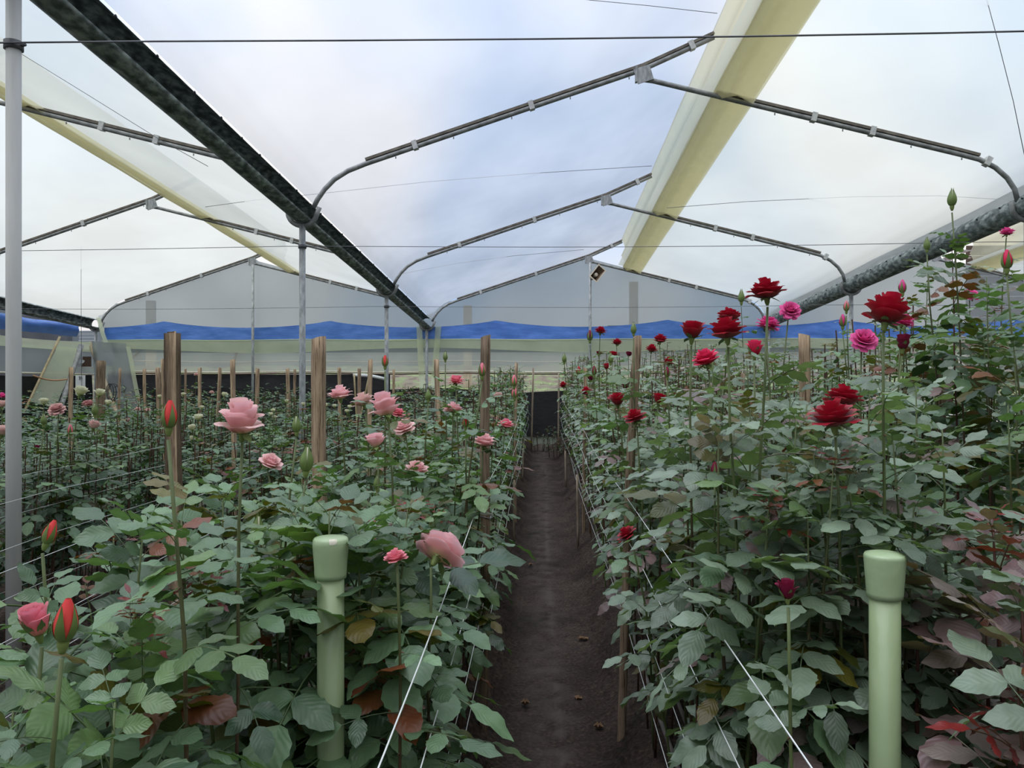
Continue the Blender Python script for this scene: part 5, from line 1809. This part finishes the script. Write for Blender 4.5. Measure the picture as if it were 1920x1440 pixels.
LAB = {'L1': ('leafy flowerless cane in the pink rose bed beside the path', 'leafy canes of the pink bed'), 'R1': ('leafy flowerless cane with grey-green leaves in the red rose bed', 'leafy canes of the red bed'),
       'R2': ('leafy flowerless cane in the tall bed behind the red roses', 'leafy canes of the tall bed'), 'L2': ('low leafy flowerless cane in the second bed past the pink roses', 'leafy canes of the second bed')}
zones = [('L1', 1.0, 4.3, 58), ('R1', 1.02, 4.3, 54), ('R2', 1.9, 4.6, 28), ('L2', 2.6, 5.0, 12)]
for bed, ya, yb, cnt in zones:
    x0, x1 = BEDS[bed]
    for k in range(cnt):
        rng = random.Random(900 + k * 13 + ord(bed[1]) + ord(bed[0]))
        by = ya + (yb - ya) * ((k + rng.random() * 0.6) / cnt) ** 1.15
        bx = lerp(x0 + 0.03, x1 - 0.03, ((k * 0.618) % 1.0))
        pu, pv, pt = proj(Vector((bx, by, 1.0)))
        for (gu, gt) in ((620, 1.60), (1659, 1.45)):
            if pt < gt + 0.10 and abs(pu - gu) < 200:
                by += gt + 0.12 - pt + 0.12 * rng.random()
        h = clear_top(bx, by, height(bed, by, rng))
        base = Vector((bx, by, soil_z(bx, by) - 0.02))
        top = base + Vector((rng.uniform(-0.07, 0.07), rng.uniform(-0.06, 0.06), h))
        shoot = rng.random() < 0.16
        lk = (1.34 if bed == 'L1' else 1.16) if by < 1.9 else (1.12 if by < 2.6 else 1.0)
        root, path = build_plant(base, top, bed, rng, True, max(0.20, h * 0.22), 0.012 if not shoot else 0.04, lk * (1.0 if bed[0] == 'L' else 0.92), 'brown' if rng.random() < 0.6 else 'green', 0.044, False, 0.0045, 'shoot' if shoot else None)
        lab = by_neighbour(bed, bx, by, 'red tipped cane' if shoot else 'leafy flowerless cane')
        tag(root, lab or (LAB[bed][0] if not shoot else 'cane tipped with red young leaves' + LAB[bed][0][LAB[bed][0].index(' in the'):]), 'rose plant', LAB[bed][1])
        n_plants += 1
# plum coloured young canes low at the corner, and a few special tips
for (u, v, t, nm, pal, st, tip) in ((1862, 985, 1.52, 'thick red cane with a crown of scarlet young leaves at the corner', 'P', 'red', 'shoot'), (1800, 1105, 1.62, 'mauve leaved cane close behind the green pole', 'P', 'red', None),
                                    (1715, 1140, 1.58, 'mauve leaved cane touching the green pole', 'P', 'red', None), (1850, 1190, 1.55, 'low mauve leaved cane under the scarlet crown', 'P', 'red', None),
                                    (1912, 1105, 1.36, 'mauve leaved cane at the picture edge', 'P', 'red', None), (1908, 1290, 1.24, 'lowest mauve leaved cane at the bottom edge', 'P', 'red', 'shoot'),
                                    (1600, 1160, 1.68, 'single mauve leaved cane on the bud side of the green pole', 'P', 'red', None), (1785, 470, 3.0, 'tall reddish cane with olive leaves reaching the gutter', 'R2', 'red', None),
                                    (1850, 520, 2.8, 'tall leafy cane below the pink edge rose', 'R2', 'brown', None), (1700, 560, 3.2, 'leafy cane rising behind the large pointed red rose', 'R2', 'brown', None),
                                    (1900, 640, 2.5, 'big leaved cane at the picture edge beside the red bed', 'R2', 'brown', None), (1890, 760, 2.3, 'second big leaved cane at the edge, lower', 'R2', 'brown', None),
                                    (1865, 610, 3.1, 'cane with olive leaves near the picture edge', 'R2', 'red', None), (1740, 520, 3.4, 'olive leaved cane between salmon bud and tallest cane', 'R2', 'brown', None)):
    rng = random.Random(int(u + v))
    top = px(u, v, t)
    if pal == 'P':
        bx = min(top.x, 0.98); by = top.y
    else:
        bx, by = top.x, top.y
    base = Vector((bx, by, soil_z(bx, by) - 0.02))
    root, path = build_plant(base, top, pal, rng, True, (top.z - base.z) * 0.4, 0.03, 1.28 if pal == 'P' else 1.0, st, 0.042 if pal == 'P' else 0.050, False, 0.006 if pal == 'P' else 0.0045, tip)
    tag(root, nm, 'rose plant', 'mauve leaved canes' if pal == 'P' else 'leafy canes of the tall bed at the edge')
    n_plants += 1

# ---- bushes farther along the beds


def bush_mesh(pal, h, rng, canes=7, wx=0.62, wy=0.50, n=4, size=0.95, step=0.075):
    fol, st = MB(), MB()
    for c in range(canes):
        bx = lerp(-wx / 2, wx / 2, (c + 0.5) / canes) + rng.uniform(-0.05, 0.05)
        by = rng.uniform(-wy / 2, wy / 2)
        hh = h * rng.uniform(0.78, 1.05)
        base = Vector((bx * 0.8, by * 0.8, 0)); top = Vector((bx, by, hh))
        path = stem_path(base, top, rng, 5)
        st.tube(path, 0.0042, 4, False, STEMC['brown'])
        az = rng.uniform(0, 6)
        s = hh - 0.02
        while s > 0.22 * hh:
            p = along(path, s / hh)
            rel = hh - s
            sc = size * (0.6 + 0.4 * sm(0, 0.15, rel)) * rng.uniform(0.85, 1.15)
            el = math.radians(lerp(35, -4, sm(0, 0.5, rel)) + rng.uniform(-14, 14))
            kind = pick(pal, rng)
            f = Vector((math.cos(az) * math.cos(el), math.sin(az) * math.cos(el), math.sin(el)))
            up = Vector((-math.cos(az) * math.sin(el), -math.sin(az) * math.sin(el), math.cos(el)))
            compound(fol, p, f, up, sc, kind, rng, n, 1, 0, 2, False)
            az += 2.4
            s -= step * rng.uniform(0.8, 1.2)
    return fol, st


PROTO = {}
for bed, pal, h0 in (('L1', 'L1', 1.2), ('L2', 'L2', 1.1), ('L3', 'L3', 1.12), ('R1', 'R1', 1.45), ('R2', 'R2', 1.65)):
    PROTO[bed] = []
    for k in range(6):
        rng = random.Random(300 + k + ord(bed[0]) * 3 + ord(bed[1]))
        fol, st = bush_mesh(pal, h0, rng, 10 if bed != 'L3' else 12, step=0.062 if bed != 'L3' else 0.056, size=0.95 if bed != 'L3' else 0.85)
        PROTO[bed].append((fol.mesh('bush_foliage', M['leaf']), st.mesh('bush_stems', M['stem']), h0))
ORD = ['first', 'second', 'third', 'fourth', 'fifth', 'sixth', 'seventh', 'eighth', 'ninth', 'tenth', 'eleventh', 'twelfth', 'thirteenth', 'fourteenth', 'fifteenth', 'sixteenth', 'seventeenth', 'eighteenth',
       'nineteenth', 'twentieth', 'twenty-first', 'twenty-second', 'twenty-third', 'twenty-fourth', 'twenty-fifth', 'twenty-sixth', 'twenty-seventh', 'twenty-eighth']
BLAB = {'L1': 'leafy bush along the pink bed, counting from its near end', 'L2': 'leafy bush of the second bed past the pink roses, counting away', 'L3': 'dark bush of the white rose hedge, counting from the wide grey post',
        'R1': 'grey-green bush along the red bed past its leaning post, counting away', 'R2': 'tall leafy bush of the bed behind the red roses, counting away'}
for bed, ya, yb, st_ in (('L1', 4.4, 15.0, 0.46), ('R1', 4.4, 15.0, 0.46), ('R2', 4.6, 13.0, 0.46), ('L2', 4.6, 14.5, 0.55), ('L3', 2.9, 10.5, 0.45)):
    x0, x1 = BEDS[bed]
    yy = ya
    k = 0
    while yy < yb:
        rng = random.Random(5000 + k * 3 + ord(bed[0]) + ord(bed[1]))
        fm, sm_, h0 = PROTO[bed][rng.randrange(6)]
        bx = 0.5 * (x0 + x1) + rng.uniform(-0.03, 0.03)
        h = height(bed, yy, rng) * 1.0
        if bed in ('L1', 'L2'):
            h = min(h, clear_top(bx, yy, h) + 0.06)
        root = empty('rose_bush', (bx, yy, soil_z(bx, yy) - 0.02))
        root.rotation_euler = (0, 0, rng.choice((0, PI)) + rng.uniform(-0.3, 0.3))
        kz = max(0.35, h / h0)
        root.scale = (1.0, 1.0, 0.5 + 0.5 * kz if False else kz)
        o = obj('foliage', fm, root); o['kind'] = 'stuff'
        obj('stems', sm_, root)
        tag(root, ORD[k] + ' ' + BLAB[bed], 'rose bush', {'L1': 'far bushes of the pink bed', 'R1': 'far bushes of the red bed', 'R2': 'far bushes of the tall bed', 'L2': 'bushes of the second bed', 'L3': 'bushes of the white bed'}[bed])
        n_plants += 1
        yy += st_ * rng.uniform(0.9, 1.1)
        k += 1

# the remaining beds, too far or too hidden to count: one object
mass = MB()
mstem = MB()
protos = []
for k in range(4):
    rng = random.Random(700 + k)
    protos.append(bush_mesh('L3' if k < 2 else 'L2', 1.12, rng, 6, step=0.10, n=3, size=1.05))
protosR = [bush_mesh('R2', 1.6, random.Random(800 + k), 6, step=0.10, n=3, size=1.05) for k in range(2)]
for bed in ('L4', 'L5', 'L6', 'L7', 'R3', 'R4'):
    x0, x1 = BEDS[bed]
    yy = {'L4': 3.6, 'L5': 5.0, 'L6': 6.0, 'L7': 7.0, 'R3': 3.5, 'R4': 5.0}[bed]
    while yy < 15.0:
        rng = random.Random(int(yy * 100) + ord(bed[1]) * 7)
        fol, st = rng.choice(protosR if bed[0] == 'R' else protos)
        hh = height(bed, yy, rng)
        kz = hh / (1.6 if bed[0] == 'R' else 1.12)
        mat_ = Matrix.Translation((0.5 * (x0 + x1), yy, soil_z(0.5 * (x0 + x1), yy))) @ Matrix.Rotation(rng.choice((0, PI)) + rng.uniform(-0.3, 0.3), 4, 'Z') @ Matrix.Diagonal((1, 1, kz, 1))
        mass.join(fol, mat_)
        yy += 0.55
# the bush at the end of the path
tag(obj('rose_foliage', mass.mesh('rose_foliage', M['leaf'])), 'massed leaves of the more distant rose beds', 'foliage', None, 'stuff')

for (u, v, t, hh, wd, nm) in ((1046, 848, 13.4, 0.62, 0.42, 'rounded green shrub at the end of the path'), (1017, 848, 14.6, 0.34, 0.36, 'low dark weed clump before the grey sheet at the path end')):
    rng = random.Random(u)
    p = px(u, v, t)
    fol, st = bush_mesh('L2', hh, rng, 9, wd, wd, 3, 0.55, 0.045)
    root = empty('shrub', (p.x, p.y, soil_z(p.x, p.y)))
    o = obj('foliage', fol.mesh('shrub_foliage', M['leaf']), root); o['kind'] = 'stuff'
    obj('stems', st.mesh('shrub_stems', M['stem']), root)
    tag(root, nm, 'shrub')
print('PLANTS', n_plants, 'OBJECTS', len(bpy.data.objects))
